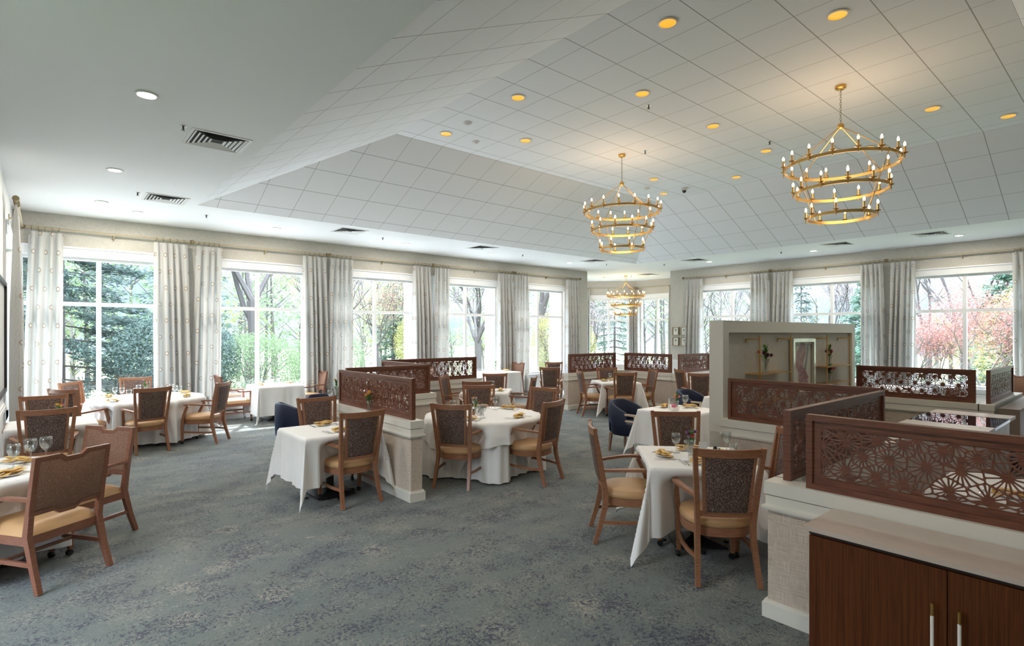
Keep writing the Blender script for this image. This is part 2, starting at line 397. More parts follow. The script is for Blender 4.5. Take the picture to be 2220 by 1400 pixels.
WZ0, WZ1, WT = .55, 3.27, 2.40
WHALF = 1.14
nwin = [0]
def window(Mx, s, half=WHALF, th=.30, mull=True, parent=None):
    nwin[0] += 1
    mb = MB(); y = .10; fw = .055
    a, b = s-half, s+half
    mb.box(a, y-.03, WZ0, a+fw, y+.04, WZ1); mb.box(b-fw, y-.03, WZ0, b, y+.04, WZ1)
    mb.box(a+fw, y-.03, WZ0, b-fw, y+.04, WZ0+fw); mb.box(a+fw, y-.03, WZ1-fw, b-fw, y+.04, WZ1)
    mb.box(s-.038, y-.035, WZ0+fw, s+.038, y+.045, WZ1-fw)
    mb.box(a+fw, y-.033, WT-.036, s-.038, y+.043, WT+.036); mb.box(s+.038, y-.033, WT-.036, b-fw, y+.043, WT+.036)
    # casing: head with a stepped profile, jambs, sill, apron
    mb.box(a-.09, -.022, WZ1, b+.09, .0, WZ1+.15); mb.box(a-.10, -.045, WZ1+.15, b+.10, 0, WZ1+.18)
    mb.box(a-.09, -.02, WZ0, a, 0, WZ1); mb.box(b, -.02, WZ0, b+.09, 0, WZ1)
    mb.box(a-.12, -.07, WZ0-.035, b+.12, .07, WZ0); mb.box(a-.09, -.02, WZ0-.11, b+.09, 0, WZ0-.035)
    o = mk('window_%d' % nwin[0], mb, M['trim_white'], kind='structure'); o.matrix_world = Mx
    g = MB(); g.box(a+fw, y+.004, WZ0+fw, b-fw, y+.012, WZ1-fw)
    p = mk('pane', g, M['pane'], o)
    return o

def lower_wall(Mx, L, spans, name):
    """white painted dado: baseboard, panel and rail in front of the wallcovering"""
    mb = MB()
    for a, b, h in spans:
        mb.box(a, -.012, 0, b, 0, h)
        mb.box(a, -.028, 0, b, -.012, .13); mb.box(a, -.02, .13, b, -.012, .15)
        if h > .7: mb.box(a, -.035, h-.03, b, 0, h+.02)
    o = mk(name, mb, M['white_paint'], kind='structure'); o.matrix_world = Mx

# wall A (north): runs along +X at y = 13, windows every 2.87 m
cA = [.77, 3.62, 6.475, 9.337, 12.22]
oA, MA = wall('wall_back', (XL, YA), (14.54, YA), .30, [(c-XL-WHALF, c-XL+WHALF, WZ0, WZ1) for c in cA], M['weave'])
for c in cA: window(MA, c-XL)
sp = []; prev = 0
for c in cA: sp += [(prev, c-XL-WHALF, .0)] ; prev = c-XL+WHALF
lower_wall(MA, 15, [(0, 14.99, .42)], 'trim_1')
# wall B (east): x = 16.65, from y = 11.02 going -Y
cB = [8.797, 5.876, 2.967, .05, -2.87]
oB, MBx = wall('wall_right', (XB, 11.02), (XB, YN), .30, [(11.02-c-WHALF, 11.02-c+WHALF, WZ0, min(WZ1, 9)) for c in cB if c > -2.9][:4] , M['weave'])
for c in cB[:4]: window(MBx, 11.02-c)
lower_wall(MBx, 15, [(0, 15.02, .42), (0, 1.05, .92)], 'trim_2')
# bay walls
bw = [((14.54, 13.30), (14.54, 14.55), []), ((14.54, 14.55), (15.64, 15.65), [.775]), ((15.64, 15.65), (17.15, 15.65), [.755]), ((17.15, 15.65), (18.75, 14.05), [1.131]), ((18.75, 14.05), (18.75, 12.10), [.975]), ((18.75, 12.10), (17.67, 11.02), []), ((17.67, 11.02), (16.95, 11.02), [])]
bayM = []
for i, (a, b, h) in enumerate(bw):
    L = math.dist(a, b); hw = .82 if L > 1.9 else .62
    o, m = wall(['wall_bay_west', 'wall_bay_northwest', 'wall_bay_north', 'wall_bay_northeast', 'wall_bay_east', 'wall_bay_southeast', 'wall_bay_south'][i], a, b, .25, [(s-hw, s+hw, WZ0, WZ1) for s in h], M['weave'])
    for s in h: window(m, s, hw)
    lower_wall(m, L, [(0, L, .42)], 'trim_%d' % (11+i)); bayM.append(m)
# left wall: the near stretch steps back out of the frame
oL, ML = wall('wall_left', (XL, 8.75), (XL, YA), .30, [(1.75, 3.85, WZ0, WZ1)], M['white_paint'])
window(ML, 2.80, 1.05)
mb = MB(); mb.box(0, -.03, .80, 1.6, 0, .86); mb.box(0, -.02, .86, 1.6, 0, .89); mb.box(0, -.02, 0, 1.6, 0, .13)
o = mk('trim_9', mb, M['white_paint'], kind='structure'); o.matrix_world = ML
_, MN = wall('wall_left_near', (-2.6, YN), (-2.6, 8.75), .2, [(s-WHALF, s+WHALF, WZ0, WZ1) for s in (7.8,)], M['white_paint'])  # unseen window added here to bring more daylight in from the left
for s in (7.8,): window(MN, s)
wall('wall_left_return', (-2.6, 8.75), (XL-.3, 8.75), .2, [], M['white_paint'])
_, MF = wall('wall_front', (XB, YN), (-2.6, YN), .2, [], M['white_paint'])
# white pilasters outside between the windows
mb = MB()
edges = [c+WHALF+.02 for c in cA]; starts = [c-WHALF-.02 for c in cA[1:]] + [14.2]
for a, b in zip(edges, starts): mb.box(a, 13.30, -.2, b, 13.66, 4.4)
mk('wall_exterior_pilasters', mb, M['trim_white'], kind='structure')
mb = MB(); mb.box(-3, 13.3, 4.05, 14.3, 13.8, 4.4); mb.box(16.95, -4, 4.05, 17.4, 10.9, 4.4); mk('trim_10', mb, M['trim_white'], kind='structure')
# roof above everything keeps the sky off the ceiling
mb = MB(); mb.box(-3.2, YN-.4, 5.3, 17.2, 13.5, 5.4); mb.prism([(14.3, 13.4), (14.3, 14.7), (15.5, 15.9), (17.3, 15.9), (19.1, 14.2), (19.1, 11.9), (17.9, 10.8), (17, 10.8)], 4.2, 4.3)
mb.box(-3.2, YN-.4, 4.06, -3.1, 13.5, 5.3); mb.box(17.1, YN-.4, 4.5, 17.2, 13.5, 5.3); mb.box(-3.2, 13.4, 4.4, 17.2, 13.5, 5.3); mb.box(-3.2, YN-.4, 4.06, 17.2, YN-.3, 5.3)
mk('ceiling_roof_deck', mb, M['dark'], kind='structure')

# ------------------------------------------------------------------ curtains
ring_me = None
def curtain(Mx, s0, s1, label, cat='curtain', lean=0, seed=0, ztop=3.665, off=-.13, group=None):
    rnd = random.Random(seed); w = s1-s0; nf = max(4, round(w/.115)); ph = rnd.random()*.2
    c = (s0+s1)/2; nu = nf*8
    amps = [rnd.uniform(.65, 1.35) for _ in range(nf+1)]
    def fn(u, v):
        z = .02 + (ztop-.02)*v; t = 1-v
        k = nf*(u+.035*math.sin(2*PI*u*1.6+ph*30)*(4*u*(1-u))); a = amps[int(min(k, nf))]
        amp = .022 + .052*min(1, t*2.5)*a
        yy = math.cos(2*PI*k)*amp + .012*math.sin(5*v+k*2)*t
        x = s0+u*w + math.sin(4*PI*k)*.008 + (u-.5)*w*(.13*math.sin(min(1, t*1.1)*PI*.55)) + lean*t*.06
        if t < .03: yy *= .45
        return Vector((x, yy+off, z))
    mb = MB(); mb.grid(fn, nu, 26, lambda u, v: (u*w*1.75+ph+seed*.37, v*(ztop)+seed*.21))
    o = mk('curtain', mb, M['curtain'], smooth='all'); o.matrix_world = Mx
    tag(o, label, cat, group)
    for k in range(min(7, max(5, nf//1 if nf < 7 else 6))):
        n = min(7, max(5, nf if nf < 7 else 6)); x = s0+w*(k+.35)/n
        r = bpy.data.objects.new('curtain_ring', ring_mesh()); COL.objects.link(r); r.parent = o; r.location = (x, off, 3.722)
        r.rotation_euler = (0, 0, rnd.uniform(-.35, .35))
    return o
def ring_mesh():
    global ring_me
    if ring_me: return ring_me
    mb = MB(); n, m, R, r = 16, 6, .032, .0055
    V = [[mb.bm.verts.new((r*math.sin(2*PI*j/m), (R+r*math.cos(2*PI*j/m))*math.cos(2*PI*i/n), (R+r*math.cos(2*PI*j/m))*math.sin(2*PI*i/n))) for j in range(m)] for i in range(n)]
    for i in range(n):
        for j in range(m): mb.bm.faces.new((V[i][j], V[(i+1) % n][j], V[(i+1) % n][(j+1) % m], V[i][(j+1) % m]))
    mb.tube([(0, 0, -R), (0, .008, -R-.028)], .003, 5)
    me = bpy.data.meshes.new('curtain_ring'); mb.bm.to_mesh(me); me.materials.append(M['antique']); me.polygons.foreach_set('use_smooth', [True]*len(me.polygons)); ring_me = me
    return me
def rod(Mx, s0, s1, label, brackets=None, off=-.13, metal='rod', loc=None):
    mb = MB(); mb.tube([(s0, off, 3.73), (s1, off, 3.73)], .021, 10)
    o = mk('curtain_rod', mb, M[metal], smooth=True); o.matrix_world = Mx; tag(o, label, 'curtain rod')
    for s, d in ((s0, -1), (s1, 1)):
        f = MB(); prof = [(0, -.01), (.026, -.01), (.030, .0), (.022, .008), (.038, .018), (.042, .032), (.034, .045), (.040, .052), (.038, .066), (.0, .070)]
        f.lathe([(r, z) for r, z in prof], 14, M=Matrix.Translation((s, off, 3.73)) @ Matrix.Rotation(d*PI/2, 4, 'Y'))
        mk('finial', f, M['antique'], o, smooth=True)
    for s in (brackets if brackets is not None else [(s0+s1)/2]):
        b = MB(); b.bar([(s, 0, 3.66), (s, -.05, 3.66), (s, -.11, 3.69), (s, off, 3.712)], (.022, .02)); b.box(s-.016, -.012, 3.62, s+.016, 0, 3.72)
        mk('bracket', b, M[metal], o, bevel=.002)
    return o
names = ['first window from the left', 'second window from the left', 'third window from the left', 'fourth window from the left', 'fifth window by the corner']
cur = [(-.23, .24, 1.63, 2.22), (2.38, 2.86, 4.56, 5.12), (5.22, 5.80, 7.48, 8.04), (8.18, 8.66, 10.40, 11.0), (11.06, 11.66, 13.34, 13.95)]
for i, (a, b, c, d) in enumerate(cur):
    curtain(MA, a-XL, b-XL, 'printed cream curtain on the left side of the %s' % names[i], seed=i*2, lean=-1)
    curtain(MA, c-XL, d-XL, 'printed cream curtain on the right side of the %s' % names[i], seed=i*2+1, lean=1)
    rod(MA, a-.05-XL, d+.04-XL, 'cream curtain rod over the %s' % names[i])
nB = ['leftmost window of the right wall of windows', 'middle window of the right wall', 'right window of the right wall', 'window past the right edge']
curB = [(10.32, 9.72, 8.12, 7.56), (7.40, 6.85, 5.12, 4.60), (4.42, 3.90, 2.10, 1.55), (1.45, .95, -.85, -1.35)]
for i, (a, b, c, d) in enumerate(curB):
    curtain(MBx, 11.02-a, 11.02-b, 'grey shaded printed curtain left of the %s' % nB[i], seed=20+i*2, lean=-1)
    curtain(MBx, 11.02-c, 11.02-d, 'grey shaded printed curtain right of the %s' % nB[i], seed=21+i*2, lean=1)
    rod(MBx, 11.02-a-.07, 11.02-d+.06, 'curtain rod over the %s' % nB[i], metal='rod')
curtain(bayM[3], .06, .34, 'narrow printed curtain at the left of the bay window', seed=40, lean=0); curtain(bayM[3], 1.92, 2.18, 'printed curtain in the angle of the bay, left one', seed=41)
rod(bayM[3], .04, 2.2, 'thin rod over the left bay window', [1.1])
curtain(bayM[4], .05, .22, 'printed curtain in the angle of the bay, right one', seed=42); curtain(bayM[4], 1.65, 1.9, 'printed curtain at the right end of the bay', seed=44); rod(bayM[4], .03, 1.92, 'thin rod over the right bay window', [])
curtain(ML, 1.62, 2.05, 'printed curtain seen edge on against the left wall', seed=50); rod(ML, 1.58, 4.1, 'curtain rod on the left wall with a big round finial', [2.9])

# ------------------------------------------------------------------ partition walls with fretwork screens
def partition(name, x0, y0, x1, y1, label, ends, mats=None):
    """axis aligned half wall occupying the rectangle; ends = which of W E S N faces are free (get trim)"""
    t = empty(name, ((x0+x1)/2, (y0+y1)/2, 0), 0, label, 'partition wall', 'half walls between the tables')
    X, Y = (x1-x0)/2, (y1-y0)/2
    def rect(mb, o, z0, z1):
        a, b = -X - (o if 'W' in ends else 0), X + (o if 'E' in ends else 0); c, d = -Y - (o if 'S' in ends else 0), Y + (o if 'N' in ends else 0)
        mb.box(a, c, z0, b, d, z1)
    m = MB(); rect(m, -.005, .10, .80); mk('wallcovering', m, M['weave2'], t)
    m = MB(); rect(m, .012, .802, .885); mk('cap', m, M['paint'], t, bevel=.004)
    m = MB(); rect(m, .006, .728, .796); rect(m, .024, .712, .728); rect(m, .016, .700, .712); mk('frieze', m, M['paint'], t, bevel=.003)
    m = MB(); rect(m, .022, 0, .095); rect(m, .012, .095, .112); mk('baseboard', m, M['paint'], t, bevel=.004)
    return t

def fret_mesh(w, h, seed, bw=.0034, hub=.165):
    rnd = random.Random(seed); t = .0065
    pts = []
    rows = 3
    nx = max(2, round(w/hub))
    for j in range(rows):
        for i in range(nx+1):
            x = (i+(.5 if j % 2 else 0)-.25)*w/nx+rnd.uniform(-.022, .022); y = (j+.5)*h/rows+rnd.uniform(-.016, .016)
            if .035 < x < w-.035 and .03 < y < h-.03: pts.append((x, y))
    for i in range(nx*1+1):
        x = w*i/nx; pts += [(x, 0), (x, h)] if True else []
    for j in range(1, 3): pts += [(0, h*j/3), (w, h*j/3)]
    vs, es, fs, *_ = geometry.delaunay_2d_cdt([Vector(p) for p in pts], [], [], 0, 1e-4)
    edge = {}; G = []
    for fi, f in enumerate(fs):
        c = sum((vs[i] for i in f), Vector((0, 0)))/len(f); G.append(c)
        for a, b in zip(f, f[1:]+f[:1]): edge.setdefault((min(a, b), max(a, b)), []).append(fi)
    polys = []; around = {}
    for fi, f in enumerate(fs):
        for i, a in enumerate(f): around.setdefault(a, []).append((fi, f[(i+1) % 3], f[(i+2) % 3]))
    mids = {}
    for (a, b), ff in edge.items():
        Mp = (vs[a]+vs[b])/2
        if len(ff) == 2: Mp = Mp + (G[ff[0]]-G[ff[1]])*rnd.uniform(-.10, .10)
        mids[(a, b)] = Mp
    for a, lst in around.items():
        A = vs[a]; nxt = {q[1]: q for q in lst}; st = [q[1] for q in lst if q[1] not in {r[2] for r in lst}]
        closed = not st; cur = st[0] if st else lst[0][1]; fan = [mids[(min(a, cur), max(a, cur))]]
        for _ in lst:
            fi, b, c = nxt[cur]; fan += [G[fi], mids[(min(a, c), max(a, c))]]; cur = c
            if cur not in nxt: break
        # walk round the fan and cut it into narrow petals
        an = [math.atan2(fan[0].y-A.y, fan[0].x-A.x)]
        for q in fan[1:]:
            t_ = math.atan2(q.y-A.y, q.x-A.x)
            while t_ < an[-1]-1e-6: t_ += 2*PI
            if t_-an[-1] > PI: t_ -= 2*PI
            an.append(t_)
        tot = an[-1]-an[0]
        if tot < .2: continue
        nw = max(2, round(tot/math.radians(23))); offs = [0]+[(k+rnd.uniform(-.18, .18))/nw for k in range(1, nw)]+[1]
        def hit(t_):
            for k in range(len(an)-1):
                if an[k]-1e-9 <= t_ <= an[k+1]+1e-9:
                    p0, p1 = fan[k]-A, fan[k+1]-A; dx, dy = math.cos(t_), math.sin(t_); ex, ey = p1.x-p0.x, p1.y-p0.y; den = dx*ey-dy*ex
                    if abs(den) < 1e-9: return fan[k], k
                    s_ = (p0.x*ey-p0.y*ex)/den; return Vector((A.x+dx*s_, A.y+dy*s_)), k
            return fan[-1], len(an)-2
        for k in range(nw):
            h0, k0 = hit(an[0]+tot*offs[k]); h1, k1 = hit(an[0]+tot*offs[k+1]); P = [A, h0]
            for m_ in range(k0+1, k1+1):
                if (fan[m_]-P[-1]).length > .004 and (fan[m_]-h1).length > .004: P.append(fan[m_])
            P.append(h1); polys.append(P)
    mb = MB(); bm = mb.bm
    for P in polys:
        n = len(P); ar = sum(P[i].x*P[(i+1) % n].y-P[(i+1) % n].x*P[i].y for i in range(n))
        if ar < 0: P = P[::-1]
        ins = []; ok = True
        for i in range(n):
            p0, p1, p2 = P[i-1], P[i], P[(i+1) % n]
            d1 = (p1-p0); d2 = (p2-p1)
            if d1.length < 1e-4 or d2.length < 1e-4: ok = False; break
            d1.normalize(); d2.normalize()
            n1 = Vector((-d1.y, d1.x))*bw; n2 = Vector((-d2.y, d2.x))*bw
            den = d1.x*d2.y-d1.y*d2.x
            if abs(den) < 1e-4: ins.append(p1+n1); continue
            q = (p1+n2)-(p1+n1); s = (q.x*d2.y-q.y*d2.x)/den; ins.append(p1+n1+d1*s)
        if ok:
            a2 = sum(ins[i].x*ins[(i+1) % n].y-ins[(i+1) % n].x*ins[i].y for i in range(n))
            ok = a2 > .00007 and all((ins[(i+1) % n]-ins[i]).dot(P[(i+1) % n]-P[i]) > 0 for i in range(n))
        def v(p, z): return bm.verts.new((p.x, p.y, z))
        if not ok:
            for z, rev in ((t, 0), (-t, 1)):
                f = [v(p, z) for p in P]; bm.faces.new(f[::-1] if rev else f)
            continue
        arcs = []
        for i in range(n):
            V, A_, B_ = ins[i], ins[i-1], ins[(i+1) % n]; c = .30 if n == 3 else .24
            a, b = V+(A_-V)*c, V+(B_-V)*c
            arcs.append([a, a*.5625+V*.375+b*.0625, a*.25+V*.5+b*.25, a*.0625+V*.375+b*.5625, b])
        hole = [p for A_ in arcs for p in A_]
        rings = []
        for z, rev in ((t, 0), (-t, 1)):
            O = [v(p, z) for p in P]; Hs = [v(p, z) for p in hole]; rings.append(Hs)
            for i in range(n):
                for k in range(4):
                    f = (O[i], Hs[i*5+k+1], Hs[i*5+k]); bm.faces.new(f[::-1] if not rev else f)
                f = (O[i], O[(i+1) % n], Hs[((i+1) % n)*5], Hs[i*5+4]); bm.faces.new(f if not rev else f[::-1])
        m = len(hole)
        for k in range(m): bm.faces.new((rings[0][k], rings[0][(k+1) % m], rings[1][(k+1) % m], rings[1][k]))
    return mb

scr = [0]
def screen(x0, y0, x1, y1, label, seed):
    """walnut framed fretwork screen standing on a half wall, from (x0,y0) to (x1,y1)"""
    L = math.hypot(x1-x0, y1-y0); a = math.atan2(y1-y0, x1-x0)
    t = empty('lattice_screen', (x0, y0, .885), a, label, 'screen', 'walnut fretwork screens on the half walls')
    m = MB(); hh = .46; fw = .036; th = .024
    m.box(0, -th, 0, fw, th, hh); m.box(L-fw, -th, 0, L, th, hh); m.box(fw, -th, 0, L-fw, th, fw); m.box(fw, -th, hh-fw, L-fw, th, hh)
    mk('frame', m, M['walnut'], t, bevel=.003)
    mg = .045; fx = fw+mg; w = L-2*fx; h = hh-2*fw-2*mg+.01; z0 = fw+mg-.005
    fm = fret_mesh(w, h, seed)
    R = Matrix.Translation((fx, 0, z0)) @ Matrix.Rotation(PI/2, 4, 'X')
    fm.bm.transform(R)
    e = .002
    fm.box(fw-.002, -.0065, fw-.002, fx+e, .0065, hh-fw+.002); fm.box(L-fx-e, -.0065, fw-.002, L-fw+.002, .0065, hh-fw+.002)
    fm.box(fx, -.0065, fw-.002, L-fx, .0065, z0+e); fm.box(fx, -.0065, z0+h-e, L-fx, .0065, hh-fw+.002)
    mk('fretwork', fm, M['walnut'], t)
    return t
# left staircase-shaped group
partition('partition_wall', 3.045, 5.29, 3.195, 7.60, 'cream capped half wall with its end post nearest the open carpet', 'WESN')
partition('partition_wall', 3.045, 7.60, 4.83, 7.75, 'half wall turning right behind the round table screen', 'WESN')
partition('partition_wall', 4.68, 7.75, 4.83, 9.48, 'half wall running back beside the small square table, left group', 'WE')
partition('partition_wall', 4.68, 9.48, 7.20, 9.63, 'farthest half wall of the left group, by the windows', 'WESN')
screen(3.12, 5.36, 3.12, 7.36, 'walnut fretwork screen nearest the camera in the left group, above the square table', 1)
screen(3.34, 7.675, 4.76, 7.675, 'walnut fretwork screen behind the nearest left one, seen at a slant', 2)
screen(4.755, 7.80, 4.755, 9.30, 'short slanted walnut screen half hidden in the left group', 3)
screen(4.88, 9.555, 7.10, 9.555, 'walnut fretwork screen farthest back in the left group, window light behind', 4)
# right group
partition('partition_wall', 3.60, -2.4, 3.75, 1.655, 'cream capped half wall behind the sideboard at the lower right', 'WENS')
partition('partition_wall', 3.75, 1.505, 5.82, 1.655, 'half wall running back from the sideboard corner', 'SN')
partition('partition_wall', 5.82, 1.505, 5.97, 3.20, 'half wall between the display wall and the right hand screens', 'WES')
partition('partition_wall', 9.72, 1.57, 9.87, 3.20, 'half wall behind the light wood service station', 'WE')
partition('partition_wall', 9.72, 1.42, 12.1, 1.57, 'half wall behind the taupe banquette', 'WESN')
screen(3.645, 1.42, 3.645, -.85, 'largest walnut fretwork screen, above the sideboard at the lower right', 5)
screen(3.645, -.92, 3.645, -2.3, 'walnut screen continuing past the right edge', 15)
screen(3.70, 1.57, 5.62, 1.57, 'walnut fretwork screen standing at right angles behind the largest one', 6)
screen(5.88, 3.13, 5.88, 1.66, 'walnut fretwork screen in front of the display wall with gold shelves', 7)
screen(9.80, 3.08, 9.80, 1.62, 'walnut fretwork screen with bright window behind, right of the display wall', 8)
screen(9.82, 1.49, 11.70, 1.49, 'pale lit fretwork screen above the taupe banquette', 9)
# far group
partition('partition_wall', 9.62, 9.22, 11.70, 9.37, 'far half wall behind the square table, left part', 'WESN')
partition('partition_wall', 11.55, 7.60, 11.70, 9.22, 'far half wall behind the square table, right part', 'WE')
partition('partition_wall', 11.55, 7.45, 13.5, 7.60, 'far half wall toward the botanical prints', 'WESN')
screen(9.72, 9.295, 11.5, 9.295, 'left one of the three far screens in front of the bay', 10)
screen(11.625, 9.08, 11.625, 7.66, 'middle one of the three far screens in front of the bay', 11)
screen(11.72, 7.525, 13.1, 7.525, 'right one of the three far screens, partly behind the display wall', 12)

# display wall with frame and gold shelving
t = empty('display_wall', (8.0, 3.28, 0), 0, 'tall cream framed display wall with gold shelves and a framed painting', 'partition wall')
x0, x1, y0, y1 = 5.88-8, 10.1-8, 3.20-3.28, 3.37-3.28
m = MB(); m.box(x0, y0, .72, x0+.13, y1, 2.0); m.box(x1-.13, y0, .0, x1, y1, 2.0); m.box(x0+.13, y0, 1.86, x1-.13, y1, 2.0); mk('frame', m, M['paint'], t, bevel=.004)
m = MB(); m.box(x0+.13, y0+.045, .1, x1-.13, y1-.02, 1.86); m.box(x0+.002, y0+.004, .1, x0+.128, y1-.004, .72); mk('wallcovering', m, M['weave'], t)
m = MB(); m.box(x0-.02, y0-.01, 0, x1, y1+.02, .11); mk('baseboard', m, M['paint'], t, bevel=.004)
def shelf_unit(xa, xb, zs, label):
    t = empty('wall_shelf', ((xa+xb)/2, 3.245, .9), 0, label, 'shelf', 'gold rod shelves on the display wall')
    xc = (xa+xb)/2; a, b = xa-xc, xb-xc
    for x in (a, b):
        m = MB(); m.tube([(x, -.175, -.3), (x, -.175, .93)], .009, 8); mk('post', m, M['brass'], t, smooth=True)
        m = MB(); m.tube([(x, 0, .88), (x, -.175, .88)], .008, 8); m.tube([(x, -.008, .88), (x, -.008, .84)], .008, 8); mk('wall_arm', m, M['brass'], t, smooth=True)
    for z in zs:
        m = MB(); m.box(a-.01, -.19, z-.9-.008, b+.01, 0, z-.9+.002); mk('shelf_board', m, M['brass'], t, bevel=.001)
    return t
shelf_unit(6.50, 7.36, (1.36, 1.02), 'left gold rod shelf unit on the display wall'); shelf_unit(8.56, 9.46, (1.37, 1.12), 'right gold rod shelf unit on the display wall')
# framed abstract
t = empty('framed_painting', (8.08, 3.235, 1.0), 0, 'silver framed abstract watercolour of pink and grey strokes on the display wall', 'painting')
m = MB(); w, h = .37, .78
for q in ((-w, 0, -w+.05, h), (w-.05, 0, w, h), (-w+.05, 0, w-.05, .05), (-w+.05, h-.05, w-.05, h)): m.box(q[0], -.055, q[1], q[2], 0, q[3])
mk('frame', m, plain('champagne_frame', (.66, .66, .58), .25, .6, var=.03), t, bevel=.004)
m = MB(); m.box(-w+.05, -.02, .05, w-.05, -.01, h-.05)
def art():
    mt, tr, p = nodes('watercolour'); o = coords(tr, 'Object'); s = tr.nodes.new('ShaderNodeSeparateXYZ'); wn = N(tr, 'ShaderNodeTexNoise', Scale=7.0, Detail=4.0); tr.links.new(o, wn.inputs['Vector'])
    vm = N(tr, 'ShaderNodeVectorMath', operation='SCALE', Scale=.16); tr.links.new(wn.outputs['Color'], vm.inputs[0]); va = N(tr, 'ShaderNodeVectorMath', operation='ADD'); tr.links.new(o, va.inputs[0]); tr.links.new(vm.outputs[0], va.inputs[1]); tr.links.new(va.outputs[0], s.inputs[0])
    def ell(cx, cz, rx, rz, sl):
        X = mth(tr, 'DIVIDE', mth(tr, 'SUBTRACT', mth(tr, 'SUBTRACT', s.outputs[0], cx), mth(tr, 'MULTIPLY', mth(tr, 'SUBTRACT', s.outputs[2], cz), sl)), rx); Z = mth(tr, 'DIVIDE', mth(tr, 'SUBTRACT', s.outputs[2], cz), rz)
        return mth(tr, 'LESS_THAN', mth(tr, 'ADD', mth(tr, 'MULTIPLY', X, X), mth(tr, 'MULTIPLY', Z, Z)), 1.0)
    n = noise(tr, o, 14, 4)
    c = mix(tr, ell(.02, .60, .13, .22, .35), (.62, .58, .50), ramp(tr, n, [(.35, (.32, .16, .15)), (.6, (.45, .30, .28))]))
    c = mix(tr, ell(.22, .58, .05, .20, .2), c, (.25, .26, .26)); c = mix(tr, ell(.10, .32, .15, .17, -.3), c, ramp(tr, n, [(.35, (.40, .10, .10)), (.5, (.30, .17, .20)), (.7, (.5, .34, .30))]))
    tr.links.new(c, p.inputs['Base Color']); return mt
mk('canvas', m, art(), t)
m = MB(); g = .075
for q in ((-w+g, .09, -w+g+.006, h-.09), (w-g-.006, .09, w-g, h-.09), (-w+g, h-.096, w-g, h-.09)): m.box(q[0], -.024, q[1], q[2], -.019, q[3])
mk('inner_line', m, M['black'], t)
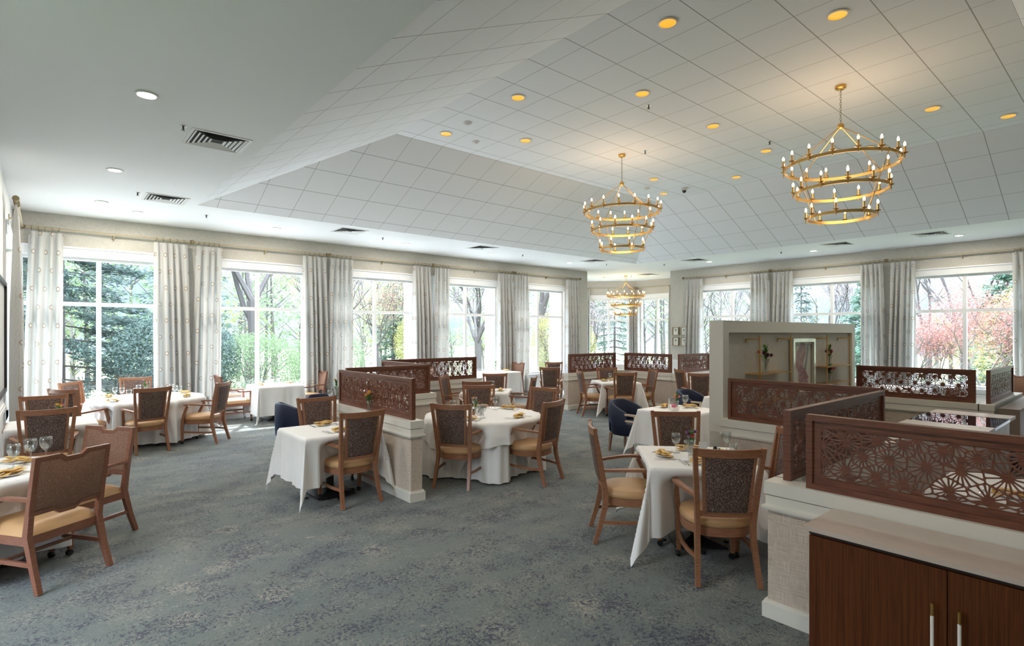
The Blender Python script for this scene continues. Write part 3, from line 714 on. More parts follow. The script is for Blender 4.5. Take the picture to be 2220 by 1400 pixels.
# ------------------------------------------------------------------ chairs
CH_G = 'high back dining armchairs'
def build_highback():
    t = empty('dining_chair', label='x', cat='chair')
    W_ = M['chair_wood']
    ly = lambda z: -.235 - (z-.42)*.165                     # lean of the back
    wx = lambda z: .200 + max(0, z-.45)*.079
    for s in (-1, 1):
        m = MB(); m.bar([(s*.222, -.335, 0), (s*.212, -.285, .16), (s*.203, -.240, .34), (s*.201, ly(.44), .44), (s*wx(.6), ly(.6), .60), (s*wx(.8), ly(.8), .80), (s*wx(1.02), ly(1.02)-.006, 1.02)],
              [(.034, .034), (.035, .040), (.036, .048), (.036, .050), (.035, .042), (.034, .036), (.033, .030)]); mk('back_post', m, W_, t, smooth=True, bevel=.004)
        m = MB(); m.bar([(s*.236, .222, .055), (s*.240, .222, .25), (s*.240, .215, .40), (s*.256, .185, .50), (s*.268, .150, .58), (s*.272, .120, .645)],
              [(.030, .030), (.038, .040), (.040, .044), (.036, .038), (.034, .034), (.034, .036)]); mk('leg', m, W_, t, smooth=True, bevel=.004)
        m = MB(); m.lathe([(0, -.014), (.024, -.014), (.027, -.006), (.027, .006), (.024, .014), (0, .014)], 12, M=Matrix.Translation((s*.236, .228, .027)) @ Matrix.Rotation(PI/2, 4, 'Y'))
        m.tube([(s*.236, .222, .03), (s*.236, .222, .062)], .012, 8); mk('caster', m, M['black'], t, smooth=True)
        m = MB(); m.bar([(s*.207, ly(.64)+.01, .640), (s*.236, -.18, .650), (s*.272, -.06, .662), (s*.288, .05, .668), (s*.284, .12, .664), (s*.272, .175, .655)],
              [(.030, .024), (.034, .024), (.044, .024), (.052, .024), (.052, .024), (.040, .020)], ref=(1, 0, 0)); mk('armrest', m, W_, t, smooth=True, bevel=.006)
        m = MB(); m.bar([(s*.210, -.275, .19), (s*.244, -.14, .195), (s*.256, .02, .20), (s*.238, .215, .205)], [(.018, .030)]*4); mk('stretcher', m, W_, t, smooth=True, bevel=.003)
    # curved top rail
    def rail(z0, z1, th, dip=0, hw=None, sag=.030):
        m = MB(); n = 10; P = []
        for i in range(n+1):
            u = -1+2*i/n; x = u*(hw or wx(z1))
            P.append((x, ly((z0+z1)/2) - sag*(1-u*u), (z0+z1)/2 - dip*(1-u*u)))
        m.sweep(P, [(-th/2, -(z1-z0)/2), (th/2, -(z1-z0)/2), (th/2, (z1-z0)/2), (-th/2, (z1-z0)/2)], ref=(0, 1, 0)); return m
    mk('top_rail', rail(.955, 1.015, .028, .008), W_, t, smooth=True, bevel=.004)
    mk('lower_rail', rail(.495, .535, .026, 0, .19, .022), W_, t, smooth=True, bevel=.003)
    # inner frame strips beside the upholstery
    for s in (-1, 1):
        m = MB(); P = []
        for k in range(6):
            z = .53+(.96-.53)*k/5; x = s*(.158+(z-.53)*.062); u = x/.24; P.append((x, ly(z)-.028*(1-u*u), z))
        m.bar(P, (.022, .028)); mk('back_frame', m, W_, t, smooth=True, bevel=.003)
    m = MB()
    def bp(sign):
        def fn(u, v):
            z = .533+(.962-.533)*v; x = (2*u-1)*(.148+(z-.53)*.062); q = x/.24
            e = min(1, 6*min(u, 1-u))*min(1, 8*min(v, 1-v)); return Vector((x, ly(z)-.028*(1-q*q)+sign*(.010+.011*math.sqrt(e)), z))
        return fn
    m.grid(bp(1), 10, 14); m.grid(bp(-1), 10, 14); mk('backrest', m, M['speckle'], t, smooth=True)
    def outline(sc, n=40):
        P = []
        for i in range(n):
            a = 2*PI*i/n; c, s = math.cos(a), math.sin(a); e = 2/3.0
            x = abs(c)**e*(1 if c > 0 else -1); y = abs(s)**e*(1 if s > 0 else -1); hw = .258 if y > -.2 else .258-(-.2-y)*.065
            P.append((x*hw*sc, .005+y*.250*sc))
        return P
    m = MB(); m.prism(outline(1.0), .335, .400); mk('seat_frame', m, W_, t, smooth=True, bevel=.006)
    m = MB(); rings = []
    for z, sc in ((.398, .96), (.405, 1.01), (.430, 1.02), (.455, .99), (.470, .93), (.480, .78), (.486, .5)): rings.append([m.bm.verts.new((x, y, z)) for x, y in outline(sc)])
    for A, B in zip(rings, rings[1:]):
        for i in range(40): m.bm.faces.new((A[i], A[(i+1) % 40], B[(i+1) % 40], B[i]))
    c = m.bm.verts.new((0, .005, .488))
    for i in range(40): m.bm.faces.new((rings[-1][i], rings[-1][(i+1) % 40], c))
    mk('seat', m, M['leather'], t, smooth='all')
    return t

def build_squareback(wf, fab, hw=.275):
    t = empty('square_back_armchair', label='x', cat='chair'); ly = lambda z: -.25 - max(0, z-.42)*.17
    for s in (-1, 1):
        m = MB(); m.bar([(s*(hw-.015), -.37, 0), (s*(hw-.02), -.31, .18), (s*(hw-.02), -.252, .40), (s*(hw-.02), ly(.6), .60), (s*(hw-.018), ly(.955), .955)], [(.034, .036), (.036, .042), (.038, .050), (.036, .040), (.034, .032)]); mk('back_post', m, wf, t, smooth=True, bevel=.004)
        m = MB(); m.bar([(s*(hw-.02), .24, .055), (s*(hw-.02), .235, .40), (s*(hw-.015), .225, .62)], [(.030, .030), (.038, .040), (.032, .032)]); mk('leg', m, wf, t, smooth=True, bevel=.004)
        m = MB(); m.lathe([(0, -.014), (.024, -.014), (.027, -.006), (.027, .006), (.024, .014), (0, .014)], 12, M=Matrix.Translation((s*(hw-.02), .245, .027)) @ Matrix.Rotation(PI/2, 4, 'Y')); m.tube([(s*(hw-.02), .24, .03), (s*(hw-.02), .24, .06)], .012, 8); mk('caster', m, M['black'], t, smooth=True)
        m = MB(); m.bar([(s*(hw-.02), ly(.66), .665), (s*hw, -.10, .668), (s*(hw+.005), -.05, .664), (s*(hw+.005), 0, .636), (s*hw, .05, .632), (s*(hw-.01), .25, .632)], (.042, .024)); mk('armrest', m, wf, t, smooth=True, bevel=.004)
        m = MB(); m.bar([(s*(hw-.02), -.30, .20), (s*(hw-.02), .23, .20)], (.02, .032)); mk('stretcher', m, wf, t, bevel=.003)
    m = MB(); m.bar([(-hw+.03, .0, .20), (hw-.03, .0, .20)], (.03, .02), ref=(0, 1, 0)); mk('cross_stretcher', m, wf, t, bevel=.003)
    # back: frame and panel with the dipped centre at top and bottom
    w = hw-.0; n1, n2, dp = .095, .055, .032
    top = [(-w, .97), (-n1-.0, .97), (-n2, .97-dp), (n2, .97-dp), (n1, .97), (w, .97)]
    bot = [(w, .545), (n1, .545), (n2, .545-dp), (-n2, .545-dp), (-n1, .545), (-w, .545)]
    def Pz(p, o): return Vector((p[0], ly(p[1])+o, p[1]))
    f = .030
    topi = [(-w+f, .97-f), (-n1-.012, .97-f), (-n2-.012, .97-dp-f), (n2+.012, .97-dp-f), (n1+.012, .97-f), (w-f, .97-f)]
    boti = [(w-f, .545+f), (n1+.012, .545+f), (n2+.012, .545-dp+f), (-n2-.012, .545-dp+f), (-n1-.012, .545+f), (-w+f, .545+f)]
    m = MB(); O = top+bot; I = topi+boti; n = len(O)
    vo = [[m.bm.verts.new(Pz(p, o)) for p in O] for o in (.017, -.017)]; vi = [[m.bm.verts.new(Pz(p, o)) for p in I] for o in (.017, -.017)]
    for i in range(n):
        j = (i+1) % n
        m.bm.faces.new((vo[0][i], vo[0][j], vi[0][j], vi[0][i])); m.bm.faces.new((vo[1][j], vo[1][i], vi[1][i], vi[1][j])); m.bm.faces.new((vo[0][j], vo[0][i], vo[1][i], vo[1][j])); m.bm.faces.new((vi[0][i], vi[0][j], vi[1][j], vi[1][i]))
    mk('back_frame', m, wf, t, bevel=.004)
    m = MB(); c = Vector((0, 0))
    A = [[m.bm.verts.new(Pz(p, o)) for p in I] for o in (.012, -.012)]; B = [[m.bm.verts.new(Pz((p[0]*.93, .757+(p[1]-.757)*.90), o)) for p in I] for o in (.024, -.024)]
    for k in (0, 1):
        for i in range(n): j = (i+1) % n; m.bm.faces.new((A[k][i], A[k][j], B[k][j], B[k][i]))
        m.bm.faces.new(B[k])
    mk('backrest', m, fab, t, smooth=True)
    m = MB(); m.box(-hw+.005, -.26, .335, hw-.005, .255, .395); mk('seat_frame', m, wf, t, bevel=.005)
    m = MB(); hx = hw-.008
    def sf(u, v):
        x, y = 2*u-1, 2*v-1; e = (1-abs(x)**6)*(1-abs(y)**6); return Vector((x*hx*(1.0-.02*(e < .3)), y*.255-.0, .396+.070*min(1, e*1.3)**.5+.012*(1-x*x)*(1-y*y)))
    m.grid(sf, 16, 16); mk('seat', m, M['leather'], t, smooth='all')
    return t

def build_tub():
    t = empty('tub_chair', label='x', cat='chair'); R, r = .30, .235
    m = MB(); n = 36; a0, a1 = math.radians(-28), math.radians(208)      # opening towards +Y is at 90 deg: shell spans the back
    ang = [math.radians(-90)+(-1+2*i/n)*math.radians(118) for i in range(n+1)]
    def prof(i):
        u = abs(-1+2*i/n); top = .79 - .16*max(0, (u-.30)/.70)**1.3; b = .28
        # arched cut-outs low on both rear quarters
        d = (u-.42)/.16; b += .17*max(0, 1-d*d)**.5 if abs(d) < 1 else 0
        return top, b
    rings = []
    for i, a in enumerate(ang):
        top, b = prof(i); k = 1-.10*max(0, (abs(-1+2*i/n)-.7)/.3); c, s = math.cos(a), math.sin(a); P = []
        for rr, z in ((R-.02, b), (R, b+.03), (R+.012, (top+b)/2), (R+.006, top-.03), (R-.012, top), (r+.012, top), (r, top-.03), (r, b+.03), (r+.02, b)):
            P.append(m.bm.verts.new((c*rr*1.0, s*rr*1.0+.02+(.0), z)))
        rings.append(P)
    q = len(rings[0])
    for A, B in zip(rings, rings[1:]):
        for j in range(q): m.bm.faces.new((A[j], A[(j+1) % q], B[(j+1) % q], B[j]))
    m.bm.faces.new(rings[0]); m.bm.faces.new(rings[-1][::-1])
    mk('back_shell', m, M['velvet'], t, smooth=True)
    m = MB(); O = [(.275*math.cos(2*PI*i/28)*1.0, .03+.275*math.sin(2*PI*i/28)) for i in range(28)]
    rg = [[m.bm.verts.new((x*s, (y-.03)*s+.03, z)) for x, y in O] for z, s in ((.27, .90), (.30, .98), (.40, 1.0), (.44, .97), (.46, .88), (.468, .5))]
    for A, B in zip(rg, rg[1:]):
        for i in range(28): m.bm.faces.new((A[i], A[(i+1) % 28], B[(i+1) % 28], B[i]))
    m.bm.faces.new(rg[-1]); m.bm.faces.new(rg[0][::-1]); mk('seat', m, M['velvet'], t, smooth=True)
    for x, y in ((-.19, -.17), (.19, -.17), (-.19, .22), (.19, .22)):
        m = MB(); m.bar([(x*1.12, y*1.10, 0), (x, y, .29)], [(.026, .026), (.042, .042)]); mk('leg', m, M['leg_wood'], t, bevel=.003)
    for s in (-1, 1):
        m = MB(); x = s*.262; y0, y1, z0, z1, w = .08, .34, .50, .62, .028
        m.box(x-.018, y0, z1-w, x+.018, y1, z1); m.box(x-.018, y0, z0, x+.018, y1, z0+w*.8); m.box(x-.018, y1-w, z0+w*.8, x+.018, y1, z1-w); m.box(x-.018, y0, z0+w*.8, x+.018, y0+w, z1-w)
        mk('armrest', m, M['pale_wood'], t, bevel=.003)
    return t

PROTO = {}
SEATS = []
def chair(kind, x, y, fx, fy, label, group=None):
    """x, y = middle of the rear feet for wooden chairs; (fx, fy) = facing"""
    if kind not in PROTO: PROTO[kind] = {'hb': build_highback, 'sb': lambda: build_squareback(M['red_wood'], M['tanfab']), 'sbp': lambda: build_squareback(M['chair_wood'], M['tanfab']), 'tub': build_tub}[kind](); o = PROTO[kind]
    else: o = copy_tree(PROTO[kind])
    o['label'] = label; g = {'hb': CH_G, 'sb': 'square back tan armchairs', 'sbp': 'square back tan armchairs', 'tub': 'navy tub chairs'}[kind]
    o['group'] = g
    n = math.hypot(fx, fy); fx, fy = fx/n, fy/n; off = 0 if kind == 'tub' else .335
    SEATS.append((x+fx*off, y+fy*off, fx, fy)); place(o, x+fx*off, y+fy*off, 0, face_angle(fx, fy)); return o

C = chair
# nearest square table (right)
C('hb', 3.78, 2.01, .70, .71, 'high back dining chair nearest the camera, its speckled back toward us, right of centre')
C('hb', 3.83, 3.36, .72, -.69, 'high back dining chair seen from the side at the left of the nearest square table')
C('hb', 5.14, 3.34, -.70, -.71, 'high back dining chair facing us across the nearest square table')
C('hb', 4.85, 2.03, -.72, .70, 'high back dining chair half hidden by the screen, right of the nearest square table')
# round table
C('hb', 3.65, 5.41, .83, .56, 'high back dining chair in front left of the big round table, back to us')
C('hb', 4.80, 4.84, -.26, .96, 'high back dining chair in front right of the big round table, turned left')
C('hb', 5.86, 6.12, -.97, -.24, 'high back dining chair at the right far side of the big round table')
C('hb', 5.34, 7.10, -.56, -.83, 'high back dining chair facing us across the big round table')
# small square table behind it
C('hb', 5.74, 7.70, .56, .83, 'high back chair at the near side of the small table behind the round table')
C('hb', 7.14, 7.74, -.60, .80, 'high back chair seen edge on, right of the small table behind the round one')
C('hb', 5.97, 9.10, .58, -.81, 'high back chair by the farthest left half wall, left of the small table')
C('hb', 7.12, 8.92, -.56, -.83, 'high back chair facing us behind the small table, before the white window table')
# left round table
C('hb', 1.26, 10.05, -.16, .987, 'high back chair with its back to us at the left round table by the windows')
C('hb', 2.32, 10.37, -.79, .61, 'high back chair seen from the side at the right of the left round table')
C('hb', .32, 12.10, .78, -.62, 'high back chair at the far left of the left round table, before the first window')
C('hb', 1.30, 12.60, -.05, -1, 'high back chair facing us at the window side of the left round table')
C('hb', .19, 10.60, .76, .65, 'high back chair partly hidden at the near left of the left round table')
# table by the left wall
C('hb', -.02, 9.72, .10, -1, 'high back chair facing us behind the small flower table at the left wall')
C('hb', .01, 7.96, -.05, 1, 'dark speckled high back chair in front of the flower table at the left wall')
# foreground left
C('sb', .155, 5.285, -.57, .82, 'wide reddish square back armchair in the left foreground, brown figured fabric')
C('sb', .46, 6.42, -.80, -.60, 'reddish square back armchair with golden tan back, behind the foreground one')
# square table by the end post
C('hb', 2.59, 5.52, -.03, 1, 'high back chair, back to us, at the square table by the half wall post')
C('hb', 2.70, 7.12, 0, -1, 'high back chair facing us at the square table by the half wall post')
C('tub', 2.93, 8.62, 1, -.10, 'navy velvet tub chair with two legs showing, left of centre')
C('tub', 3.62, 9.28, -.05, -1, 'navy velvet tub chair, only its rounded top showing behind the wooden chair')
# window tables
C('sb', 4.95, 12.72, -1, -.03, 'square back armchair sunlit at the right of the white window table, left half')
C('sb', 2.72, 12.62, 1, .02, 'square back armchair at the left of the white window table')
C('sb', 10.92, 12.55, -1, .0, 'tan square back armchair by the curtain at the right end window table')
C('sb', 5.42, 12.55, 1, 0, 'armchair corner showing behind the left screen')
C('sb', 7.75, 12.5, -1, 0, 'armchair at the window table hidden behind the far left screen')
# right middle tables
C('tub', 7.0, 5.42, .05, -1, 'navy velvet tub chair with pale wooden arm, front one right of centre')
C('tub', 9.20, 5.62, .0, -1, 'navy velvet tub chair behind, beside the display wall edge')
C('hb', 9.44, 7.36, .56, .83, 'far high back chair with its back to us at the far square table')
C('hb', 9.19, 8.45, .84, -.54, 'far high back chair at the left of the far square table, seen from the side')
C('hb', 10.72, 7.55, -.84, .54, 'far high back chair at the right of the far square table')
C('hb', 10.46, 8.72, -.56, -.83, 'far high back chair facing us against the far screen')
C('hb', 11.18, 7.16, .85, -.53, 'narrow far high back chair in front of the right far screen')
C('hb', 10.50, 6.22, .72, .69, 'far high back chair cut off by the display wall edge')
C('hb', 9.50, 9.72, .75, .66, 'high back chair left of the far half wall, in front of the bright window')
C('hb', 11.35, 11.45, .72, .69, 'farthest high back chair near the corner window, partly hidden by the far screen')
C('hb', 14.3, 11.9, -.5, .86, 'chair in the bay seen in the gap between two far screens')
# beyond the right screens
C('sb', 11.30, 2.15, .1, 1, 'square back armchair glimpsed in the gap between the right screens')
C('sb', 15.85, 1.90, -1, .1, 'armchair corner by the right curtain beyond the pale screen')
C('hb', 5.20, -.20, .0, 1, 'dark chair behind the largest screen')

# ------------------------------------------------------------------ tables and cloths
def table(kind, x, y, rz, half, label, h=.745):
    t = empty('dining_table', (x, y, 0), rz, label, 'table', 'pedestal tables under white cloths')
    m = MB()
    if kind == 'sq': m.box(-half, -half, h-.03, half, half, h)
    else: m.lathe([(0, h-.03), (half, h-.03), (half, h), (0, h)], 48)
    mk('tabletop', m, M['chair_wood'], t, bevel=.003)
    m = MB(); m.tube([(0, 0, .05), (0, 0, h-.03)], .045, 16); mk('column', m, M['black'], t, smooth=True)
    m = MB(); b = .28 if half < .6 else .36
    m.lathe([(0, .02), (b+.03, .02), (b+.03, .035), (b*.5, .055), (.06, .075), (0, .075)], 4, M=Matrix.Rotation(PI/4, 4, 'Z')); mk('base', m, M['black'], t, bevel=.004)
    for k in range(4):
        a = PI/2*k; m = MB(); m.lathe([(0, 0), (.022, 0), (.022, .02), (0, .02)], 10, (b*.97*math.cos(a), b*.97*math.sin(a), 0)); mk('foot', m, M['black'], t)
    return t

def pushes(cx, cy, reach=1.15):
    """chairs pushed in under a table: direction from its centre and how near the seat front comes"""
    out = []
    for sx_, sy_, fx, fy in SEATS:
        dx, dy = sx_-cx, sy_-cy; D = math.hypot(dx, dy)
        if D < reach and (dx*fx+dy*fy) < -.5*D: out.append((dx/D, dy/D, D-.275))
    return out
def square_cloth(x, y, rz, half, drop, label, seed=0, z0=.752, flare=.05, cf=.22):
    rnd = random.Random(seed); L = half+drop; n = 72; ph = [rnd.uniform(0, 6.28) for _ in range(6)]
    PS = [(math.cos(-rz)*a-math.sin(-rz)*b, math.sin(-rz)*a+math.cos(-rz)*b, d) for a, b, d in pushes(x, y)]
    def fn(u, v):
        a, b = (2*u-1)*L, (2*v-1)*L
        ca, cb = max(-half, min(half, a)), max(-half, min(half, b)); oa, ob = a-ca, b-cb; o = math.hypot(oa, ob)
        if o < 1e-6: return Vector((ca, cb, z0))
        da, db = oa/o, ob/o; cr = abs(2*da*db)            # 1 on the corner diagonal
        s = (ca*db - cb*da) if cr < .02 else 0
        wob = math.sin(7*(ca*abs(db)-cb*abs(da))/half+ph[0])*.016 + math.sin(15*(ca*abs(db)+cb*abs(da))/half+ph[1]+1.5*math.sin(4*ca/half+ph[3]))*.010
        fold = math.cos(math.atan2(abs(ob), abs(oa))*8+ph[2]*0)*.05*cr
        k = flare + cf*cr**1.5 + fold*min(1, cf*5)
        r = .012+o*k + wob*min(1, o*3)
        if cr < .5:
            for a_, b_, d_ in PS:
                if da*a_+db*b_ > .85 and d_ < half+.02:
                    lat = abs(ca*b_-cb*a_) if abs(da) < .02 or abs(db) < .02 else .45
                    wgt = max(0, 1-(lat/.40)**4)
                    q = max(0, min(1, (o-.03)/.16)); q = q*q*(3-2*q); r = r*(1-.6*wgt*q) - min(.24, half+.02-d_)*wgt*q
        r = max(-.9*o, min(r, o*.98)); dz = math.sqrt(max(0, o*o-r*r))
        edge = max(0, .012-dz)*.0
        z = z0-dz
        if z < .008: r += (.008-z)*.5; z = .008+.004*math.sin(a*40)
        return Vector((ca+da*r, cb+db*r, z))
    m = MB(); m.grid(fn, n, n)
    o = mk('tablecloth', m, M['linen'], smooth='all'); place(o, x, y, 0, rz); tag(o, label, 'tablecloth', 'white linen tablecloths'); return o

def round_cloth(x, y, r, label, seed=0, z0=.752, drop=.74, folds=22, amp=.035):
    rnd = random.Random(seed); ph = [rnd.uniform(0, 6.28) for _ in range(4)]; n = folds*8
    PS = pushes(x, y, 1.5)
    def fn(u, v):
        a = 2*PI*u; s = v*(r+drop)
        if s < r: return Vector((s*math.cos(a), s*math.sin(a), z0))
        o = s-r; f = math.cos(folds*a+ph[0]+.8*math.sin(3*a+ph[1]))*amp*(1+.4*math.sin(5*a+ph[2]))*min(1, o/.30)
        R = r+.015+.05*o+max(f, -.01-.0)+.012*min(1, o*4)
        for a_, b_, d_ in PS:
            if d_ < r:
                dn = math.acos(max(-1, min(1, math.cos(a)*a_+math.sin(a)*b_))); wgt = max(0, 1-(dn/.48)**4); q = max(0, min(1, (o-.03)/.16)); R -= min(.22, r+.02-d_)*wgt*q*q*(3-2*q)
        return Vector((R*math.cos(a), R*math.sin(a), max(.008, z0-o*.985)))
    m = MB(); m.grid(fn, n, 24); bmesh.ops.remove_doubles(m.bm, verts=m.bm.verts, dist=1e-5)
    o = mk('tablecloth', m, M['linen'], smooth='all'); place(o, x, y, 0, 0); tag(o, label, 'tablecloth', 'white linen tablecloths'); return o
def overlay(x, y, r, L, rz, label, z0=.757):
    """square overcloth on a round table: four points hang low, the sides stay short"""
    n = 80; PS = [(math.cos(-rz)*a-math.sin(-rz)*b, math.sin(-rz)*a+math.cos(-rz)*b, d) for a, b, d in pushes(x, y, 1.5)]
    def fn(u, v):
        a, b = (2*u-1)*L, (2*v-1)*L; s = math.hypot(a, b)
        if s < r: return Vector((a, b, z0))
        o = s-r; th = math.atan2(b, a); R = r+.03+.13*o+.022*math.cos(14*th)*min(1, o/.25)+.03*min(1, o*6)
        for a_, b_, d_ in PS:
            if d_ < r:
                dn = math.acos(max(-1, min(1, math.cos(th)*a_+math.sin(th)*b_))); wgt = max(0, 1-(dn/.48)**4); q = max(0, min(1, (o-.03)/.16)); R -= min(.22, r+.02-d_)*wgt*q*q*(3-2*q)
        return Vector((R*math.cos(th), R*math.sin(th), z0-o*.985))
    m = MB(); m.grid(fn, n, n); o = mk('overcloth', m, M['linen'], smooth='all'); place(o, x, y, 0, rz); tag(o, label, 'tablecloth'); return o

R45 = PI/4
table('sq', 4.40, 2.66, R45, .44, 'pedestal table under the nearest square cloth'); square_cloth(4.40, 2.66, R45-.03, .448, .56, 'white cloth on the nearest square table, corner trailing to the floor', 1)
table('rd', 4.53, 5.93, 0, .74, 'pedestal table under the big round cloth'); round_cloth(4.53, 5.93, .75, 'floor length white cloth on the big round table', 2); overlay(4.53, 5.93, .75, 1.02, -.35, 'white overcloth with hanging points on the big round table')
table('sq', 6.45, 8.33, R45, .43, 'small square table behind the round table'); square_cloth(6.45, 8.33, R45, .44, .50, 'white cloth on the small square table behind the round one', 3)
table('rd', 1.33, 11.25, 0, .84, 'pedestal table under the left round cloth'); round_cloth(1.33, 11.25, .85, 'white cloth on the round table by the left windows', 4, drop=.70, folds=26)
table('sq', 2.49, 6.17, 0, .43, 'table with a black base showing, beside the half wall end'); square_cloth(2.49, 6.17, .0, .43, .53, 'white cloth on the square table by the half wall post, one point hanging low', 5, flare=.04, cf=.12)
table('sq', 3.68, 8.40, 0, .40, 'table between the two left navy chairs'); square_cloth(3.68, 8.40, 0, .41, .5, 'white cloth between the two left navy chairs', 6)
table('sq', -.0, 8.85, .0, .38, 'table at the left wall'); square_cloth(.06, 8.85, 0, .42, .45, 'white cloth on the flower table at the left wall', 7, flare=.03, cf=.08)
table('rd', -.45, 6.05, 0, .58, 'foreground table cut by the left edge'); round_cloth(-.45, 6.05, .59, 'white cloth on the foreground table cut by the left edge', 8, drop=.66, folds=16)
table('sq', 3.76, 12.30, 0, .44, 'window table with a black base plate, left'); square_cloth(3.76, 12.30, 0, .45, .60, 'bright white cloth on the left window table, in sun', 9, flare=.01, cf=.08)
table('sq', 6.60, 12.30, 0, .44, 'window table behind the screens'); square_cloth(6.60, 12.30, 0, .45, .60, 'white cloth on the middle window table behind the screens', 10, flare=.01, cf=.08)
table('sq', 9.95, 12.30, 0, .44, 'window table under the right white cloth'); square_cloth(9.95, 12.30, 0, .45, .60, 'tall white cloth on the right window table by the tan armchair', 11, flare=.01, cf=.08)
table('sq', 7.0, 4.47, 0, .41, 'table right of centre with navy chairs'); square_cloth(7.0, 4.47, 0, .42, .50, 'white cloth on the table with pink flowers, right of centre', 12)
table('sq', 9.2, 4.70, 0, .41, 'table behind the display wall edge'); square_cloth(9.2, 4.70, 0, .42, .50, 'white cloth just left of the display wall, behind the navy chair', 13)
table('sq', 9.97, 8.05, math.atan2(.83, .56), .43, 'far square table under a white cloth'); square_cloth(9.97, 8.05, math.atan2(.83, .56), .44, .55, 'white cloth on the far square table before the far screens', 14)
table('sq', 11.45, 6.55, R45, .42, 'far table behind the display wall'); square_cloth(11.45, 6.55, R45, .43, .5, 'white cloth on the far table mostly behind the display wall', 15)
table('sq', 5.18, .62, 0, .42, 'table behind the largest screen'); square_cloth(5.18, .62, 0, .43, .5, 'white cloth seen through the largest screen', 16)
table('sq', 13.3, 3.4, 0, .42, 'table beyond the right screens'); square_cloth(13.3, 3.4, 0, .43, .5, 'white cloth seen through the right hand screen', 17)
table('rd', 16.0, 13.0, 0, .70, 'table in the bay'); round_cloth(16.0, 13.0, .71, 'white cloth on the table in the bay', 18)

# ------------------------------------------------------------------ tableware
PR = {}
def proto(key, fn):
    if key not in PR: PR[key] = fn(); return PR[key]
    return copy_tree(PR[key])
def goblet():
    m = MB(); m.lathe([(0, 0), (.036, 0), (.036, .003), (.008, .008), (.005, .02), (.005, .065), (.010, .075), (.030, .095), (.041, .125), (.041, .155), (.036, .178), (.034, .178), (.039, .155), (.039, .126), (.028, .098), (0, .082)], 20)
    return mk('wine_glass', m, M['glass'], smooth='all')
def tumbler():
    m = MB(); m.lathe([(0, 0), (.030, 0), (.033, .05), (.036, .10), (.034, .10), (.031, .05), (.028, .008), (0, .008)], 20); return mk('water_glass', m, M['glass'], smooth='all')
def napkin():
    m = MB(); n = 14
    for k, (w, z, rot) in enumerate(((.075, .012, .10), (.066, .026, -.12), (.050, .038, .05))):
        P = []; S_ = []
        for i in range(n+1):
            u = -1+2*i/n; x = u*.105; y = .012*math.sin(u*3+k*2)+x*rot; wd = w*(.62+.38*abs(u)**.8) ; P.append((x, y, z+.004*math.cos(u*5+k)))
            h = .011*(.8+.3*math.sin(u*4+k)); S_.append([(wd/2*math.cos(q), h/1.4*math.sin(q)) for q in [2*PI*j/10 for j in range(10)]])
        m.sweep(P, S_, ref=(0, 1, 0))
    return mk('napkin', m, M['napkin'], smooth=True)
def plate():
    m = MB(); m.lathe([(0, 0), (.045, 0), (.072, .008), (.078, .012), (.078, .014), (.070, .011), (.044, .004), (0, .004)], 28); return mk('bread_plate', m, M['china'], smooth=True)
def fork():
    m = MB(); m.bar([(0, -.09, .003), (0, -.02, .004), (0, .03, .010)], [(.014, .002), (.008, .0025), (.006, .003)])
    m.bar([(0, .03, .010), (0, .045, .008), (0, .06, .005)], [(.006, .003), (.022, .002), (.024, .002)])
    for k in range(4): x = -.0095+.0063*k; m.bar([(x, .058, .005), (x, .095, .007)], (.0035, .0015))
    return mk('fork', m, M['silver'])
def knife():
    m = MB(); m.bar([(0, -.11, .004), (0, -.01, .004)], [(.012, .006), (.010, .004)]); m.bar([(0, -.01, .004), (0, .06, .004), (0, .11, .003)], [(.016, .0015), (.019, .0012), (.004, .001)]); return mk('knife', m, M['silver'])
ZT_ = .756
def put(key, fn, x, y, z, rz, label, cat, group, sc=1):
    o = proto(key, fn); place(o, x, y, z, rz); o['label'] = label; o['category'] = cat; o['group'] = group; o.scale = (sc, sc, sc); return o
def setting(cx, cy, fx, fy, d, where, z=ZT_, glasses=1, cut=True, jit=0):
    """place setting for a guest who looks along (fx, fy), d metres from the table centre"""
    n = math.hypot(fx, fy); fx, fy = fx/n, fy/n; rx, ry = fy, -fx
    P = lambda r, f: (cx - fx*d + rx*r + fx*f, cy - fy*d + ry*r + fy*f); rz = face_angle(fx, fy)
    x, y = P(0, 0); put('plate', plate, x, y, z, 0, 'small plate under the napkin, ' + where, 'plate', 'bread plates')
    put('napkin', napkin, x, y, z+.006, rz+.15+jit, 'folded gold napkin, ' + where, 'napkin', 'gold napkins')
    if cut:
        for k, r in enumerate((-.135, -.165)): x, y = P(r, .02*k); put('fork', fork, x, y, z, rz+.05*k, ('inner', 'outer')[k] + ' silver fork, ' + where, 'fork', 'silver forks')
        x, y = P(.13, 0); put('knife', knife, x, y, z, rz, 'silver knife, ' + where, 'knife', 'silver knives')
    for k in range(glasses): x, y = P(.10-.09*k, .18+.03*k); put('goblet', goblet, x, y, z, 0, 'stemmed water goblet, ' + where, 'glass', 'stemmed goblets')

